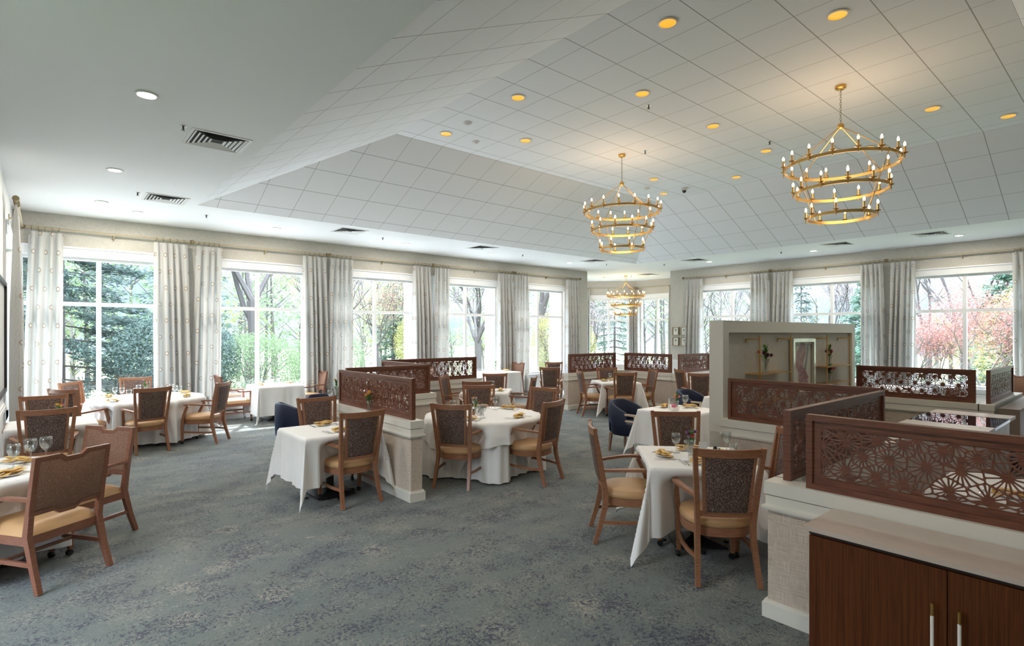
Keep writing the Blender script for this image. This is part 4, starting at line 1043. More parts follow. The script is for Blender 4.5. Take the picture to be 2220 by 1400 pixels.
def bouquet(x, y, z, flowers, label, h=.13, r=.024, spread=.06, seed=0, sc=1, mat='glass', head=.022, top=.10, nl=22):
    rnd = random.Random(seed); t = empty('flower_vase', (x, y, z), rnd.uniform(0, 6), label, 'vase', 'small glass flower vases'); t.scale = (sc,)*3
    m = MB(); m.lathe([(0, 0), (r*.9, 0), (r*.8, h*.3), (r*.75, h*.6), (r*1.15, h), (r*1.05, h), (r*.65, h*.6), (r*.7, h*.3), (r*.8, .006), (0, .006)], 18); mk('vase', m, M[mat], t, smooth=True)
    m = MB(); tips = []
    for k, c in enumerate(flowers):
        a = 2*PI*k/len(flowers)+rnd.uniform(-.4, .4); d = spread*rnd.uniform(.25, 1); zt = h+top*rnd.uniform(.45, 1)
        p = Vector((d*math.cos(a), d*math.sin(a), zt)); tips.append(p); m.tube([(0, 0, .01), (p.x*.2, p.y*.2, h*.8), tuple(p)], .0018, 5)
    mk('stems', m, M['leaf'], t)
    m = MB()
    for k in range(nl):
        a = rnd.uniform(0, 6.28); z0 = h*rnd.uniform(.85, 1.1+.02*nl); L = rnd.uniform(.04, .085); el = rnd.uniform(.2, 1.2)
        d = Vector((math.cos(a)*math.cos(el), math.sin(a)*math.cos(el), math.sin(el))); s = Vector((-math.sin(a), math.cos(a), 0))*.011
        b = Vector((0, 0, z0)); v = [m.bm.verts.new(b+d*L*f+s*w) for f, w in ((0, 0), (.4, 1), (1, 0), (.4, -1))]; m.bm.faces.new(v)
    mk('leaves', m, M['leaf'], t)
    for k, (c, p) in enumerate(zip(flowers, tips)):
        m = MB(); n = 9; hd = head*rnd.uniform(.8, 1.15)
        for ring, (rad, zz, tl) in enumerate(((hd, 0, .25), (hd*.7, hd*.28, .7), (hd*.4, hd*.45, 1.1))):
            for j in range(n):
                a = 2*PI*(j+.5*ring)/n; dv = Vector((math.cos(a)*math.cos(tl), math.sin(a)*math.cos(tl), math.sin(tl))); sd = Vector((-math.sin(a), math.cos(a), 0))*rad*.33
                b = p+Vector((0, 0, zz*.5)); m.bm.faces.new([m.bm.verts.new(b+dv*rad*f+sd*w) for f, w in ((.05, 0), (.6, 1), (1, .5), (1, -.5), (.6, -1))])
        m.ball(tuple(p), hd*.45, 8); mk('flower', m, M['fl_'+c], t)
    return t

def xy(cx, cy, a, b, rz): return (cx+a*math.cos(rz)-b*math.sin(rz), cy+a*math.sin(rz)+b*math.cos(rz))
# nearest square table: positions read from the table itself
for (fx, fy, w, g) in ((.72, -.69, 'left side of the nearest square table', 0), (.70, .71, 'near side of the nearest square table', 0), (-.72, .70, 'right side of the nearest square table', 0)): setting(4.40, 2.66, fx, fy, .27, w, glasses=g)
setting(4.40, 2.66, -.70, -.71, .27, 'far side of the nearest square table', glasses=0, cut=False)
for k, (x, y, lb) in enumerate(((4.41, 2.86, 'stemmed goblet farther left on the nearest square table'), (4.20, 2.60, 'stemmed goblet with gold napkin seen through it, nearest square table'), (4.84, 2.60, 'stemmed goblet at the right of the nearest square table'))): put('goblet', goblet, x, y, ZT_, k, lb, 'glass', 'stemmed goblets')
put('tumbler', tumbler, 4.72, 2.47, ZT_, 0, 'short water glass on the nearest square table', 'glass', 'tumblers')
bouquet(4.40, 2.70, ZT_, ['purple', 'lilac', 'red', 'purple', 'red'], 'glass vase with purple and red flowers on the nearest square table', h=.12, seed=3, head=.026)
def card(x, y, rz, label, lines, z=ZT_, w=.075, h=.115, col=(.8, .82, .86)):
    t = empty('table_card', (x, y, z), rz, label, 'card'); m = MB()
    m.bar([(0, .016, 0), (0, 0, h)], (w, .0015)); m.bar([(0, -.016, 0), (0, 0, h)], (w, .0015)); mk('card', m, plain('card_stock', col, .5), t)
    if lines:
        for k, (tx, size, zz) in enumerate(lines):
            cu = bpy.data.curves.new('lettering', 'FONT'); cu.body = tx; cu.size = size; cu.align_x = 'CENTER'; cu.extrude = .0003
            f_ = bpy.data.objects.new('font', cu); COL.objects.link(f_); bpy.context.view_layer.update(); me = bpy.data.meshes.new_from_object(f_); bpy.data.objects.remove(f_)
            o = bpy.data.objects.new('lettering', me); COL.objects.link(o); o.parent = t; a = math.atan2(.016, h)
            o.location = (0, -.016*(1-zz/h)-.0016, zz); o.rotation_euler = (PI/2-a, 0, 0); o.data.materials.clear(); o.data.materials.append(M['black'])
    return t
card(4.53, 2.66, -.6, 'folded white card behind the flowers on the nearest square table', [])
def shaker(x, y, z, label, mat='silver', top='black'):
    t = empty('shaker', (x, y, z), 0, label, 'shaker', 'table shakers'); m = MB(); m.lathe([(0, 0), (.018, 0), (.020, .04), (.016, .062), (0, .062)], 14); mk('body', m, M[mat], t, smooth=True)
    m = MB(); m.lathe([(0, .062), (.016, .062), (.013, .076), (0, .078)], 14); mk('lid', m, M[top], t, smooth=True)
shaker(4.60, 2.58, ZT_, 'dark shaker beside the card on the nearest square table', 'black'); shaker(4.55, 2.52, ZT_, 'shaker hidden behind the near chair back', 'glass', 'silver')
# round table
Zr = .761
for fx, fy, w, g in ((.83, .56, 'near left seat of the big round table', 1), (-.26, .96, 'near right seat of the big round table', 0), (-.97, -.24, 'right seat of the big round table', 1), (-.56, -.83, 'far seat of the big round table', 1), (.6, -.8, 'far left seat of the big round table', 1)): setting(4.53, 5.93, fx, fy, .58, w, z=Zr, glasses=g)
put('goblet', goblet, 4.30, 5.62, Zr, 0, 'stemmed goblet near the middle of the big round table', 'glass', 'stemmed goblets')
bouquet(4.47, 6.02, Zr, ['red', 'red', 'yellow'], 'small vase with green leaves and a red flower behind the table card', h=.09, seed=5, head=.02, top=.14)
m = MB(); rnd = random.Random(4)
for k in range(60):
    a = rnd.uniform(0, 6.28); e = rnd.uniform(-.4, 1.4); r = .034*rnd.uniform(.5, 1); m.ball((r*math.cos(a)*math.cos(e), r*math.sin(a)*math.cos(e), .06+r*math.sin(e)*1.3), .009, 6)
t = empty('herb_pot', (4.40, 6.06, Zr), 0, 'little pot of bright green herbs on the big round table', 'plant'); mk('herbs', m, plain('bright_leaf', (.09, .38, .02), .5, var=.4, vs=50), t, smooth=True)
m = MB(); m.lathe([(0, 0), (.024, 0), (.030, .05), (.026, .05), (.0, .045)], 14); mk('pot', m, M['silver'], t, smooth=True)
card(4.44, 5.86, -.62, 'white table card with two lines of dark characters on the big round table', [('10', .05, .058), ('9', .045, .012)], z=Zr)
shaker(4.36, 5.92, Zr, 'dark wooden pepper shaker left of the table card', 'chair_wood'); shaker(4.40, 5.86, Zr, 'silver salt shaker left of the table card')
# others
for fx, fy, w in ((-.6, .8, 'right side of the small table behind the round one'), (.56, .83, 'near side of the small table behind the round one'), (-.56, -.83, 'far side of the small table behind the round one')): setting(6.45, 8.33, fx, fy, .27, w)
for fx, fy, w in ((-.16, .987, 'near seat of the left round table'), (-.79, .61, 'right seat of the left round table'), (.78, -.62, 'far left seat of the left round table'), (-.05, -1, 'window seat of the left round table'), (.76, .65, 'near left seat of the left round table'), (-.9, -.4, 'far right seat of the left round table')): setting(1.33, 11.25, fx, fy, .66, w)
bouquet(1.32, 11.4, ZT_, ['pink', 'plum', 'lilac'], 'vase with pink and plum flowers on the left round table', h=.16, seed=6, top=.14)
for x, y, w in ((.98, 11.35, 'left'), (1.72, 11.15, 'right')): put('goblet', goblet, x, y, ZT_, 0, 'goblet %s of the flowers on the left round table' % w, 'glass', 'stemmed goblets')
setting(2.52, 6.17, 0, -1, .26, 'far side of the square table by the half wall post', glasses=0); setting(2.52, 6.17, 0, 1, .26, 'near side of the square table by the half wall post', glasses=1)
bouquet(3.062, 6.36, .886, ['yellow', 'yellow', 'pink', 'yellow', 'purple', 'yellow'], 'vase with yellow, pink and purple flowers in front of the nearest left screen', h=.11, r=.022, seed=7, head=.026, spread=.05, sc=1.15, top=.12)
bouquet(3.20, 7.675, .886, ['yellow', 'yellow', 'yellow'], 'tall glass vase of yellow flowers at the left end of the nearest left screen', h=.18, seed=8, head=.024, spread=.07, top=.12)
put('goblet', goblet, 3.50, 8.66, ZT_, 0, 'goblet above the hidden navy chair, left of the yellow flowers', 'glass', 'stemmed goblets'); setting(3.68, 8.40, 1, 0, .24, 'table between the two left navy chairs', glasses=0)
bouquet(.13, 8.82, ZT_, ['yellow', 'yellow', 'yellow', 'pink', 'yellow'], 'vase with yellow and pink flowers between the two chairs at the left wall', h=.10, seed=9, head=.022, spread=.05, sc=1.1)
setting(-.45, 6.05, -.57, .82, .40, 'near seat of the foreground left table', glasses=0); setting(-.45, 6.05, -.80, -.60, .34, 'right seat of the foreground left table', glasses=0)
for k, (x, y, w) in enumerate(((-.20, 6.02, 'leftmost'), (-.10, 6.22, 'middle'), (.0, 6.26, 'rightmost'))): put('goblet', goblet, x, y, ZT_, 0, '%s of the three goblets on the foreground left table' % w, 'glass', 'stemmed goblets', 1.1)
for fx, w in ((1, 'left side of the left window table'), (-1, 'right side of the left window table')): setting(3.76, 12.30, fx, 0, .28, w)
bouquet(3.80, 12.45, ZT_, ['pink', 'pink', 'plum'], 'vase with pink flowers and pale green leaves on the left window table', h=.16, seed=10, top=.13)
setting(9.95, 12.30, -1, 0, .28, 'right window table', glasses=0); bouquet(9.93, 12.42, ZT_, ['yellow', 'lilac'], 'vase with a few yellow blooms on the right window table', h=.16, seed=11, top=.15)
setting(7.0, 4.47, .05, -1, .26, 'far side of the table with pink flowers', glasses=1); setting(7.0, 4.47, -1, 0, .26, 'right side of the table with pink flowers', glasses=0)
put('goblet', goblet, 7.10, 4.45, ZT_, 0, 'goblet right of the pink flowers', 'glass', 'stemmed goblets', 1.1)
bouquet(6.92, 4.47, ZT_, ['salmon', 'salmon', 'yellow'], 'vase with salmon pink flowers and green sprigs, table right of centre', h=.13, seed=12, head=.028, top=.09)
t = empty('flower_bowl', (6.82, 4.44, ZT_), 0, 'low cream bowl with a pink bloom beside the salmon flowers', 'bowl'); m = MB(); m.lathe([(0, 0), (.05, 0), (.068, .045), (.064, .045), (.046, .006), (0, .006)], 20); mk('bowl', m, M['china'], t, smooth=True)
m = MB(); rnd = random.Random(2)
for k in range(30): a = rnd.uniform(0, 6.28); r = rnd.uniform(0, .03); m.ball((r*math.cos(a)-.02, r*math.sin(a), .05+rnd.uniform(0, .03)), .011, 6)
mk('flower', m, M['fl_pink'], t, smooth=True)
t = empty('candle', (6.86, 4.56, ZT_), 0, 'white taper standing behind the salmon flowers', 'candle'); m = MB(); m.lathe([(0, 0), (.012, 0), (.007, .15), (0, .155)], 10); mk('taper', m, M['china'], t, smooth=True)
setting(9.97, 8.05, .84, -.54, .27, 'left side of the far square table', glasses=0); setting(9.97, 8.05, -.56, -.83, .27, 'far side of the far square table', glasses=1); bouquet(10.0, 8.05, ZT_, ['pink', 'lilac', 'pink'], 'vase with pink flowers on the far square table', h=.12, seed=13)
setting(5.18, .62, 0, 1, .22, 'table behind the largest screen', glasses=1); setting(5.18, .62, 1, 0, .26, 'left side of the table behind the largest screen', glasses=1)
bouquet(12.9, 2.9, .75, ['yellow', 'yellow'], 'green plant seen through the screen right of the display wall', h=.16, seed=14, spread=.10, sc=1.4)
# display wall vases
bouquet(6.82, 3.15, 1.363, ['plum', 'plum', 'red', 'plum', 'plum'], 'glass vase with plum flowers on the left gold shelf', h=.14, r=.032, seed=15, head=.032, spread=.07, top=.07, sc=1.2, nl=40)
bouquet(8.88, 3.15, 1.373, ['plum', 'salmon', 'plum', 'pink', 'plum'], 'vase with plum and pink flowers on the upper right gold shelf', h=.13, r=.03, seed=16, head=.032, spread=.075, top=.07, sc=1.15, nl=40)
bouquet(8.88, 3.15, 1.123, ['plum', 'pink', 'red', 'plum'], 'vase with plum and pink flowers on the lower right gold shelf', h=.12, r=.028, seed=17, head=.03, spread=.06, top=.07, sc=1.15, nl=36)
bouquet(6.84, 3.15, 1.023, ['pink', 'red', 'plum'], 'vase with flowers on the lower left gold shelf, only its top showing', h=.12, r=.03, seed=18, head=.028, spread=.06, top=.14)

# ------------------------------------------------------------------ sideboard, service station, banquette, prints
t = empty('sideboard', (3.36, -.9, 0), 0, 'dark wood sideboard with a stone top at the lower right', 'cabinet')
ya, yb = -1.3+.9, 1.235+.9; X0, X1 = -.205, .215
ya, yb = -2.2+.9, 1.235+.9
m = MB(); m.box(X0+.018, ya, .06, X1, yb-.012, .765); mk('body', m, M['cabinet_wood'], t, bevel=.002)
m = MB(); m.box(X0-.014, ya-.01, .782, X1+.004, yb+.012, .807); mk('stone_top', m, M['stone'], t, bevel=.004)
m = MB(); m.box(X0+.02, ya, 0, X1, yb-.02, .06); mk('plinth', m, M['black'], t)
m = MB(); m.box(X0+.01, ya+.01, .765, X1, yb-.01, .782); mk('shadow_gap', m, M['black'], t)
yy = yb-.012
for k in range(5):
    w = .60; a = yy-w; m = MB(); m.box(X0, a+.0025, .065, X0+.017, yy-.0025, .758); d = mk('door', m, M['cabinet_wood'], t, bevel=.0015)
    hy = (a+.05) if k % 2 == 0 else (yy-.05); hz0, hz1 = .26, .60
    m = MB(); m.tube([(X0-.030, hy, hz0), (X0-.030, hy, hz1-.055)], .0075, 10); h = mk('handle', m, M['china'], d, smooth=True)
    m = MB(); m.tube([(X0-.030, hy, hz1-.055), (X0-.030, hy, hz1)], .0085, 10); m.tube([(X0-.03, hy, hz1-.03), (X0, hy, hz1-.03)], .004, 6); m.tube([(X0-.03, hy, hz0+.03), (X0, hy, hz0+.03)], .004, 6); m.tube([(X0-.030, hy, hz0-.01), (X0-.030, hy, hz0)], .0085, 10)
    g = mk('brass_cap', m, M['brass'], d, smooth=True); g['label'] = 'brass end of the white handle'
    yy = a
t = empty('service_station', (7.72, 1.42, 0), 0, 'light wood service station with a glossy dark glass top', 'cabinet'); a, b, c, d = -.79, .79, -.37, .37
m = MB(); m.box(a+.03, c+.05, .02, b-.03, d-.03, .862); mk('body', m, M['light_wood'], t, bevel=.003)
for y0, y1 in ((a, a+.34), (b-.36, b)):
    m = MB(); m.box(y0, c, .868, y1, d, .90); mk('top_leaf', m, M['light_wood'], t, bevel=.003)
m = MB(); m.box(a+.346, c, .868, b-.366, d, .897)
gm, gt, gp = nodes('black_mirror_glass'); gp.inputs['Base Color'].default_value = (.004, .005, .02, 1); gp.inputs['Roughness'].default_value = .02; gp.inputs['Specular IOR Level'].default_value = 1.0; gp.inputs['IOR'].default_value = 2.2
mk('glass_inset', m, gm, t, bevel=.002)
t = empty('banquette', (10.9, 1.1, 0), 0, 'taupe leather banquette in front of the half wall at the right', 'bench')
m = MB(); m.box(-1.4, -.55, .0, 1.6, .0, .30); mk('base', m, M['walnut'], t); m = MB(); m.box(-1.4, -.58, .30, 1.6, .02, .46); mk('seat', m, M['banquette'], t, smooth=True, bevel=.04, seg=4)
for k in range(2): m = MB(); m.box(-1.4+1.5*k, .03, .42, .095+1.5*k, .24, .87); mk('backrest', m, M['banquette'], t, smooth=True, bevel=.07, seg=5)
for k, (y, z, w) in enumerate(((10.78, 1.93, 'upper left'), (10.46, 1.93, 'upper right'), (10.78, 1.57, 'lower left'), (10.46, 1.57, 'lower right'))):
    t = empty('botanical_print', (16.63, y, z), 0, '%s of the four small framed botanical prints' % w, 'picture', 'four botanical prints'); m = MB(); h = .14
    for q in ((-.12, -h, -.105, h), (.105, -h, .12, h), (-.105, -h, .105, -h+.015), (-.105, h-.015, .105, h)): m.box(-.05, q[0], q[1], .015, q[2], q[3])
    mk('frame', m, M['antique'], t); m = MB(); m.box(-.012, -.105, -h+.015, 0, .105, h-.015); mk('mount', m, M['china'], t)
    m = MB(); m.box(-.016, -.004, -.08, -.013, .004, .06)
    for j in range(5): m.box(-.016, -.02+.01*j, .02+.01*(j % 2), -.013, -.014+.012*j, .06)
    mk('specimen', m, M['leaf'], t)
t = empty('wall_picture', (XL+.002, 9.45, 1.80), 0, 'black framed picture on the left wall, seen edge on', 'picture'); m = MB(); w, h = .80, .74
for q in ((-w, -h, -w+.05, h), (w-.05, -h, w, h), (-w+.05, -h, w-.05, -h+.05), (-w+.05, h-.05, w-.05, h)): m.box(0, q[0], q[1], .04, q[2], q[3])
mk('frame', m, M['black'], t, bevel=.003); m = MB(); m.box(0, -w+.05, -h+.05, .012, w-.05, h-.05); mk('print', m, M['china'], t)
# ------------------------------------------------------------------ ceiling fixtures
def lamp(kind, name, loc, energy, color, size=.1, spot=None, blend=.6):
    l = bpy.data.lights.new(name, kind); l.energy = energy; l.color = color
    if kind == 'SPOT': l.spot_size = spot; l.spot_blend = blend; l.shadow_soft_size = size
    elif kind == 'AREA': l.shape = 'DISK'; l.size = size
    else: l.shadow_soft_size = size
    o = bpy.data.objects.new(name, l); COL.objects.link(o); o.location = loc; return o
WARM = (1, .90, .78)
protoW = protoG = None
def white_light(x, y, label, e):
    global protoW
    if not protoW:
        t = empty('recessed_light', cat='ceiling light'); m = MB(); m.lathe([(.075, 0), (.092, -.003), (.094, -.008), (.076, -.011), (.074, -.0), (.07, .02)], 28); mk('trim_ring', m, M['grille'], t, smooth=True)
        m = MB(); m.lathe([(0, -.004), (.074, -.004), (.074, .0), (0, .0)], 28); mk('diffuser', m, M['lamp_white'], t); protoW = t; o = t
    else: o = copy_tree(protoW)
    place(o, x, y, ZC-.001); tag(o, label, 'ceiling light', 'white recessed lights in the soffit')
    l = lamp('AREA', 'light_source', (x, y, ZC-.02), e, (1, .90, .76), .14); return o
def gold_light(x, y, label, e):
    global protoG
    if not protoG:
        t = empty('recessed_downlight', cat='ceiling light'); m = MB(); m.lathe([(.085, 0), (.106, -.002), (.108, -.008), (.088, -.012), (.085, -.002)], 32); mk('trim_ring', m, M['grille'], t, smooth=True)
        m = MB(); m.lathe([(.086, -.010), (.080, -.002), (.05, -.0015), (0, -.0012)], 32); mk('reflector', m, M['gold_can'], t, smooth=True); protoG = t; o = t
    else: o = copy_tree(protoG)
    place(o, x, y, ZT-.001); tag(o, label, 'ceiling light', 'gold recessed downlights in the tiled ceiling')
    lamp('SPOT', 'light_source', (x, y, ZT-.03), e, WARM, .06, math.radians(125), .8); return o
EW, EG = 12, 18
for k, (x, y, w) in enumerate([(.70, 5.97, 'largest, nearest one on the plain left ceiling'), (.70, 8.99, 'second one on the plain left ceiling'), (.70, 11.32, 'third one on the left ceiling'), (1.25, 11.85, 'one above the first left curtain'), (3.65, 11.83, 'one above the second window'), (6.67, 11.8, 'one above the third window'), (9.25, 11.75, 'one above the fourth window'), (12.27, 11.7, 'one above the corner window'),
    (15.34, 8.8, 'one nearest the bay on the right soffit'), (15.4, 5.85, 'middle one on the right soffit'), (15.45, 2.84, 'right one on the right soffit'), (15.45, -.1, 'one past the right edge'), (.70, 2.9, 'unseen one added above and behind the camera'), (.70, -.1, 'unseen one added behind the camera')]):  # the two behind the camera are added to brighten the room
    white_light(x, y, 'lit white recessed light, ' + w, EW)
gl = [(5.01, 3.35), (6.22, 2.13), (6.22, 4.56), (5.01, 5.76), (8.05, 4.55), (9.87, 2.12), (11.08, 1.45), (5.01, 7.57), (6.22, 6.96), (9.87, 4.55), (9.87, 6.94), (11.05, 7.5), (11.05, 5.72), (11.08, 3.30)]
gw = ['large one at the top, left of the frame corner', 'largest one at the top right', 'one left of the middle, above the chandelier', 'one at the left of the ceiling', 'one right of the far chandelier canopy', 'one at the right, upper', 'one at the far right', 'leftmost small one by the slope', 'small one left of the far chandelier', 'one left of the near chandelier', 'one just right of the far chandelier', 'lowest small one by the far chandelier', 'small one between the chandeliers', 'one behind the near chandelier']
for (x, y), w in zip(gl, gw): gold_light(x, y, 'gold recessed downlight, ' + w, EG)

def vent(x, y, label, z=ZC, s=.30, h=.30):
    t = empty('ceiling_vent', (x, y, z), 0, label, 'air vent', 'square louvred ceiling vents'); m = MB()
    m.box(-s, -s, -.008, s, -s+.03, 0); m.box(-s, s-.03, -.008, s, s, 0); m.box(-s, -s+.03, -.008, -s+.03, s-.03, 0); m.box(s-.03, -s+.03, -.008, s, s-.03, 0); mk('frame', m, M['grille'], t, bevel=.002)
    m = MB(); m.box(-s+.03, -s+.03, -.002, s-.03, s-.03, -.0005); mk('backing', m, M['dark'], t)
    for k in range(5):
        a = s-.06-.045*k; m = MB(); w = .013; zz = -.012
        for p in (((-a, -a), (a, -a)), ((a, -a), (a, a)), ((a, a), (-a, a)), ((-a, a), (-a, -a))):
            (xa, ya), (xb, yb) = p; dx, dy = (xb-xa), (yb-ya); L = math.hypot(dx, dy); nx, ny = dy/L*.024, -dx/L*.024
            v = [m.bm.verts.new(q) for q in ((xa, ya, -.003), (xb, yb, -.003), (xb+nx+dx/L*.024, yb+ny+dy/L*.024, zz), (xa+nx-dx/L*.024, ya+ny-dy/L*.024, zz))]
            m.bm.faces.new(v)
        mk('louvre', m, M['grille'], t)
for x, y, w in [(1.48, 6.91, 'large one on the plain left ceiling'), (1.48, 10.4, 'second one on the left ceiling'), (4.92, 11.12, 'one above the second window'), (8.47, 11.12, 'one above the fourth window'), (12.56, 10.96, 'one below the far chandelier'), (14.72, 8.9, 'one near the bay, right soffit'), (14.75, 5.05, 'middle one of the right soffit'), (14.8, 3.2, 'right one of the right soffit'), (17.0, 12.2, 'one in the bay ceiling')]: vent(x, y, 'white square air vent, ' + w)
def sprinkler(x, y, z, label):
    o = empty('sprinkler_head', (x, y, z), 0, label, 'sprinkler', 'sprinkler heads'); m = MB(); m.lathe([(0, -.002), (.035, -.002), (.030, -.008), (0, -.008)], 16); mk('escutcheon', m, M['silver'], o)
    m = MB(); m.tube([(0, 0, -.008), (0, 0, -.045)], .010, 8); m.lathe([(0, -.045), (.022, -.047), (0, -.05)], 12); mk('head', m, M['black'], o)
for k, (x, y, w) in enumerate([(1.1, 6.63, 'left of the large vent'), (1.08, 10.21, 'left of the second vent'), (2.25, 11.34, 'above the first and second window'), (5.84, 11.41, 'above the third window'), (10.06, 11.37, 'above the fifth window'), (13.42, 11.2, 'before the bay, left'), (14.83, 10.04, 'before the bay, right'), (15.0, 6.51, 'on the right soffit'), (16.9, 12.9, 'in the bay')]): sprinkler(x, y, ZC, 'small dark sprinkler head in the soffit ' + w)
for k, (x, y, w) in enumerate([(6.63, 4.75, 'near the middle gold light'), (8.23, 5.97, 'above the far chandelier'), (9.46, 4.3, 'between the chandeliers')]): sprinkler(x, y, ZT, 'sprinkler head on the tiled ceiling ' + w)
for x, y, w in ((5.01, 6.97, 'left one'), (5.61, 7.56, 'flat one'), (10.35, 7.46, 'right one')):
    t = empty('smoke_detector', (x, y, ZT), 0, 'round white smoke detector on the tiled ceiling, ' + w, 'smoke detector'); m = MB(); m.lathe([(0, -.04), (.03, -.04), (.04, -.02), (.065, -.015), (.068, 0), (0, 0)], 20); mk('housing', m, M['grille'], t, smooth=True)
t = empty('security_camera', (11.0, 6.92, ZT), 0, 'small white dome camera at the edge of the tiled ceiling', 'camera'); m = MB(); m.lathe([(0, 0), (.07, 0), (.075, -.05), (.05, -.06), (0, -.06)], 20); mk('housing', m, M['grille'], t, smooth=True); m = MB(); m.ball((0, 0, -.07), .045, 12); mk('dome', m, M['black'], t, smooth=True)
o = empty('smoke_detector', (16.4, 13.8, ZC), 0, 'small white detector on the bay ceiling', 'smoke detector'); m = MB(); m.lathe([(0, -.05), (.03, -.05), (.06, -.02), (.065, 0), (0, 0)], 16); mk('housing', m, M['grille'], o, smooth=True)

# ------------------------------------------------------------------ chandeliers
def chandelier(x, y, z, label, drop=0.52, power=60):
    t = empty('chandelier', (x, y, z), .2, label, 'chandelier', 'three tier brass candle chandeliers'); B = M['brass']
    m = MB(); m.lathe([(0, 0), (.065, 0), (.068, -.035), (.05, -.05), (0, -.05)], 24); mk('canopy', m, B, t, smooth=True)
    hub = -drop; m = MB(); n = int((drop-.05)/.034)
    for k in range(n):
        zc = -.05-.034*(k+.5); a = k % 2*PI/2
        P = [(.010*math.cos(q)*math.cos(a), .010*math.cos(q)*math.sin(a), zc+.021*math.sin(q)) for q in [2*PI*i/10 for i in range(11)]]; m.tube(P, .0028, 5, ref=(.3, .9, .1), cap=False)
    mk('chain', m, M['antique'], t, smooth=True)
    m = MB(); m.ball((0, 0, hub-.035), .042, 14); m.lathe([(0, hub), (.016, hub), (.02, hub-.01), (0, hub-.01)], 10); mk('hub', m, B, t, smooth=True)
    tiers = [(.68, hub-.58, 16), (.55, hub-.92, 12), (.40, hub-1.26, 8)]
    # candle: sleeve + drip pan + bulb, one mesh each shared by all
    for ti, (R, zz, nc) in enumerate(tiers):
        m = MB(); n = 72; V = []
        for i in range(n):
            c, s = math.cos(2*PI*i/n), math.sin(2*PI*i/n); V.append([m.bm.verts.new((c*r, s*r, q)) for r, q in ((R, zz), (R, zz+.038), (R-.008, zz+.038), (R-.008, zz))])
        for i in range(n):
            for j in range(4): m.bm.faces.new((V[i][j], V[i][(j+1) % 4], V[(i+1) % n][(j+1) % 4], V[(i+1) % n][j]))
        mk('ring', m, B, t, smooth=True)
        for k in range(nc):
            a = 2*PI*(k+.5*ti)/nc; px, py = (R+.014)*math.cos(a), (R+.014)*math.sin(a)
            if 'c' not in CN:
                m = MB(); m.lathe([(0, -.02), (.007, -.02), (.007, .035), (.012, .04), (.038, .05), (.040, .054), (.014, .048), (.012, .055), (.013, .135), (0, .135)], 12); CN['c'] = mk('candle', m, B, t, smooth=True); CN['c'].location = (px, py, zz)
                m = MB(); m.lathe([(0, 0), (.009, .004), (.015, .022), (.013, .036), (.005, .055), (0, .060)], 10); CN['b'] = mk('bulb', m, M['bulb'], CN['c'], smooth='all'); CN['b'].location = (0, 0, .135)
            else:
                c = CN['c'].copy(); COL.objects.link(c); c.parent = t; c.location = (px, py, zz); b = CN['b'].copy(); COL.objects.link(b); b.parent = c
        lo = lamp('POINT', 'light_source', (x, y, z+zz+.20), power/3, (1, .70, .42), R*.6)
    for k in range(4):
        a = PI/2*k+.95; P = lambda R, q: (R*math.cos(a), R*math.sin(a), q)
        m = MB(); m.tube([P(.03, hub-.06), P(.68, tiers[0][1]+.03)], .006, 6); m.tube([P(.68, tiers[0][1]), P(.55, tiers[1][1]+.03)], .005, 6); m.tube([P(.55, tiers[1][1]), P(.40, tiers[2][1]+.02)], .005, 6)
        for R, q in ((.68, tiers[0][1]+.04), (.55, tiers[1][1]+.04), (.615, (tiers[0][1]+tiers[1][1])/2+.02)): m.ball(P(R, q), .011, 8)
        mk('hanger_rod', m, B, t, smooth=True)
CN = {}
chandelier(8.05, 2.72, ZT, 'near right three tier brass chandelier with lit candle bulbs', .50, 12)
chandelier(8.07, 6.37, ZT, 'middle three tier brass chandelier with lit candle bulbs', .50, 12)
chandelier(16.7, 13.0, ZC, 'far brass chandelier glowing in the bay', .22, 16)

# ------------------------------------------------------------------ outside: lawn, patio, trees
def vary(name, c1, c2, rough=.8, trans=.0):
    m, t, p = nodes(name); n = noise(t, coords(t, 'Object'), 1.4, 3); w = N(t, 'ShaderNodeTexNoise', Scale=9.0, Detail=1.0); t.links.new(coords(t, 'Object'), w.inputs['Vector'])
    t.links.new(mix(t, mth(t, 'ADD', mth(t, 'MULTIPLY', n, .6), mth(t, 'MULTIPLY', w.outputs['Fac'], .4)), c1, c2), p.inputs['Base Color']); p.inputs['Roughness'].default_value = rough
    if trans:
        tr = N(t, 'ShaderNodeBsdfTranslucent', Color=(*c2, 1)); ms = N(t, 'ShaderNodeMixShader', Fac=trans); t.links.new(p.outputs[0], ms.inputs[1]); t.links.new(tr.outputs[0], ms.inputs[2]); t.links.new(ms.outputs[0], t.nodes['Material Output'].inputs[0])
    return m
LM = {'spruce': vary('spruce_needles', (0.014, 0.034, 0.029), (0.048, 0.082, 0.068), trans=.2), 'pine': vary('pine_needles', (0.017, 0.058, 0.034), (0.055, 0.113, 0.075), trans=.2), 'spring': vary('spring_leaves', (0.102, 0.143, 0.034), (0.188, 0.211, 0.068), trans=.4), 'green': vary('young_green_leaves', (0.055, 0.116, 0.041), (0.136, 0.188, 0.089), trans=.35),
      'orange': vary('orange_buds', (0.211, 0.109, 0.061), (0.256, 0.154, 0.102), trans=.3), 'red': vary('red_maple_leaves', (0.211, 0.055, 0.045), (0.273, 0.130, 0.109), trans=.35), 'pink': vary('pink_blossom', (0.222, 0.130, 0.143), (0.266, 0.188, 0.198), trans=.3), 'haze': vary('hazy_twigs', (0.116, 0.113, 0.095), (0.171, 0.161, 0.143), trans=.3), 'yellow': vary('yellow_green_leaves', (0.211, 0.205, 0.034), (0.256, 0.246, 0.086), trans=.4)}
BARK = vary('bark', (0.045, 0.038, 0.038), (0.082, 0.072, 0.068)); PALE = vary('pale_bark', (0.116, 0.106, 0.095), (0.177, 0.164, 0.150))
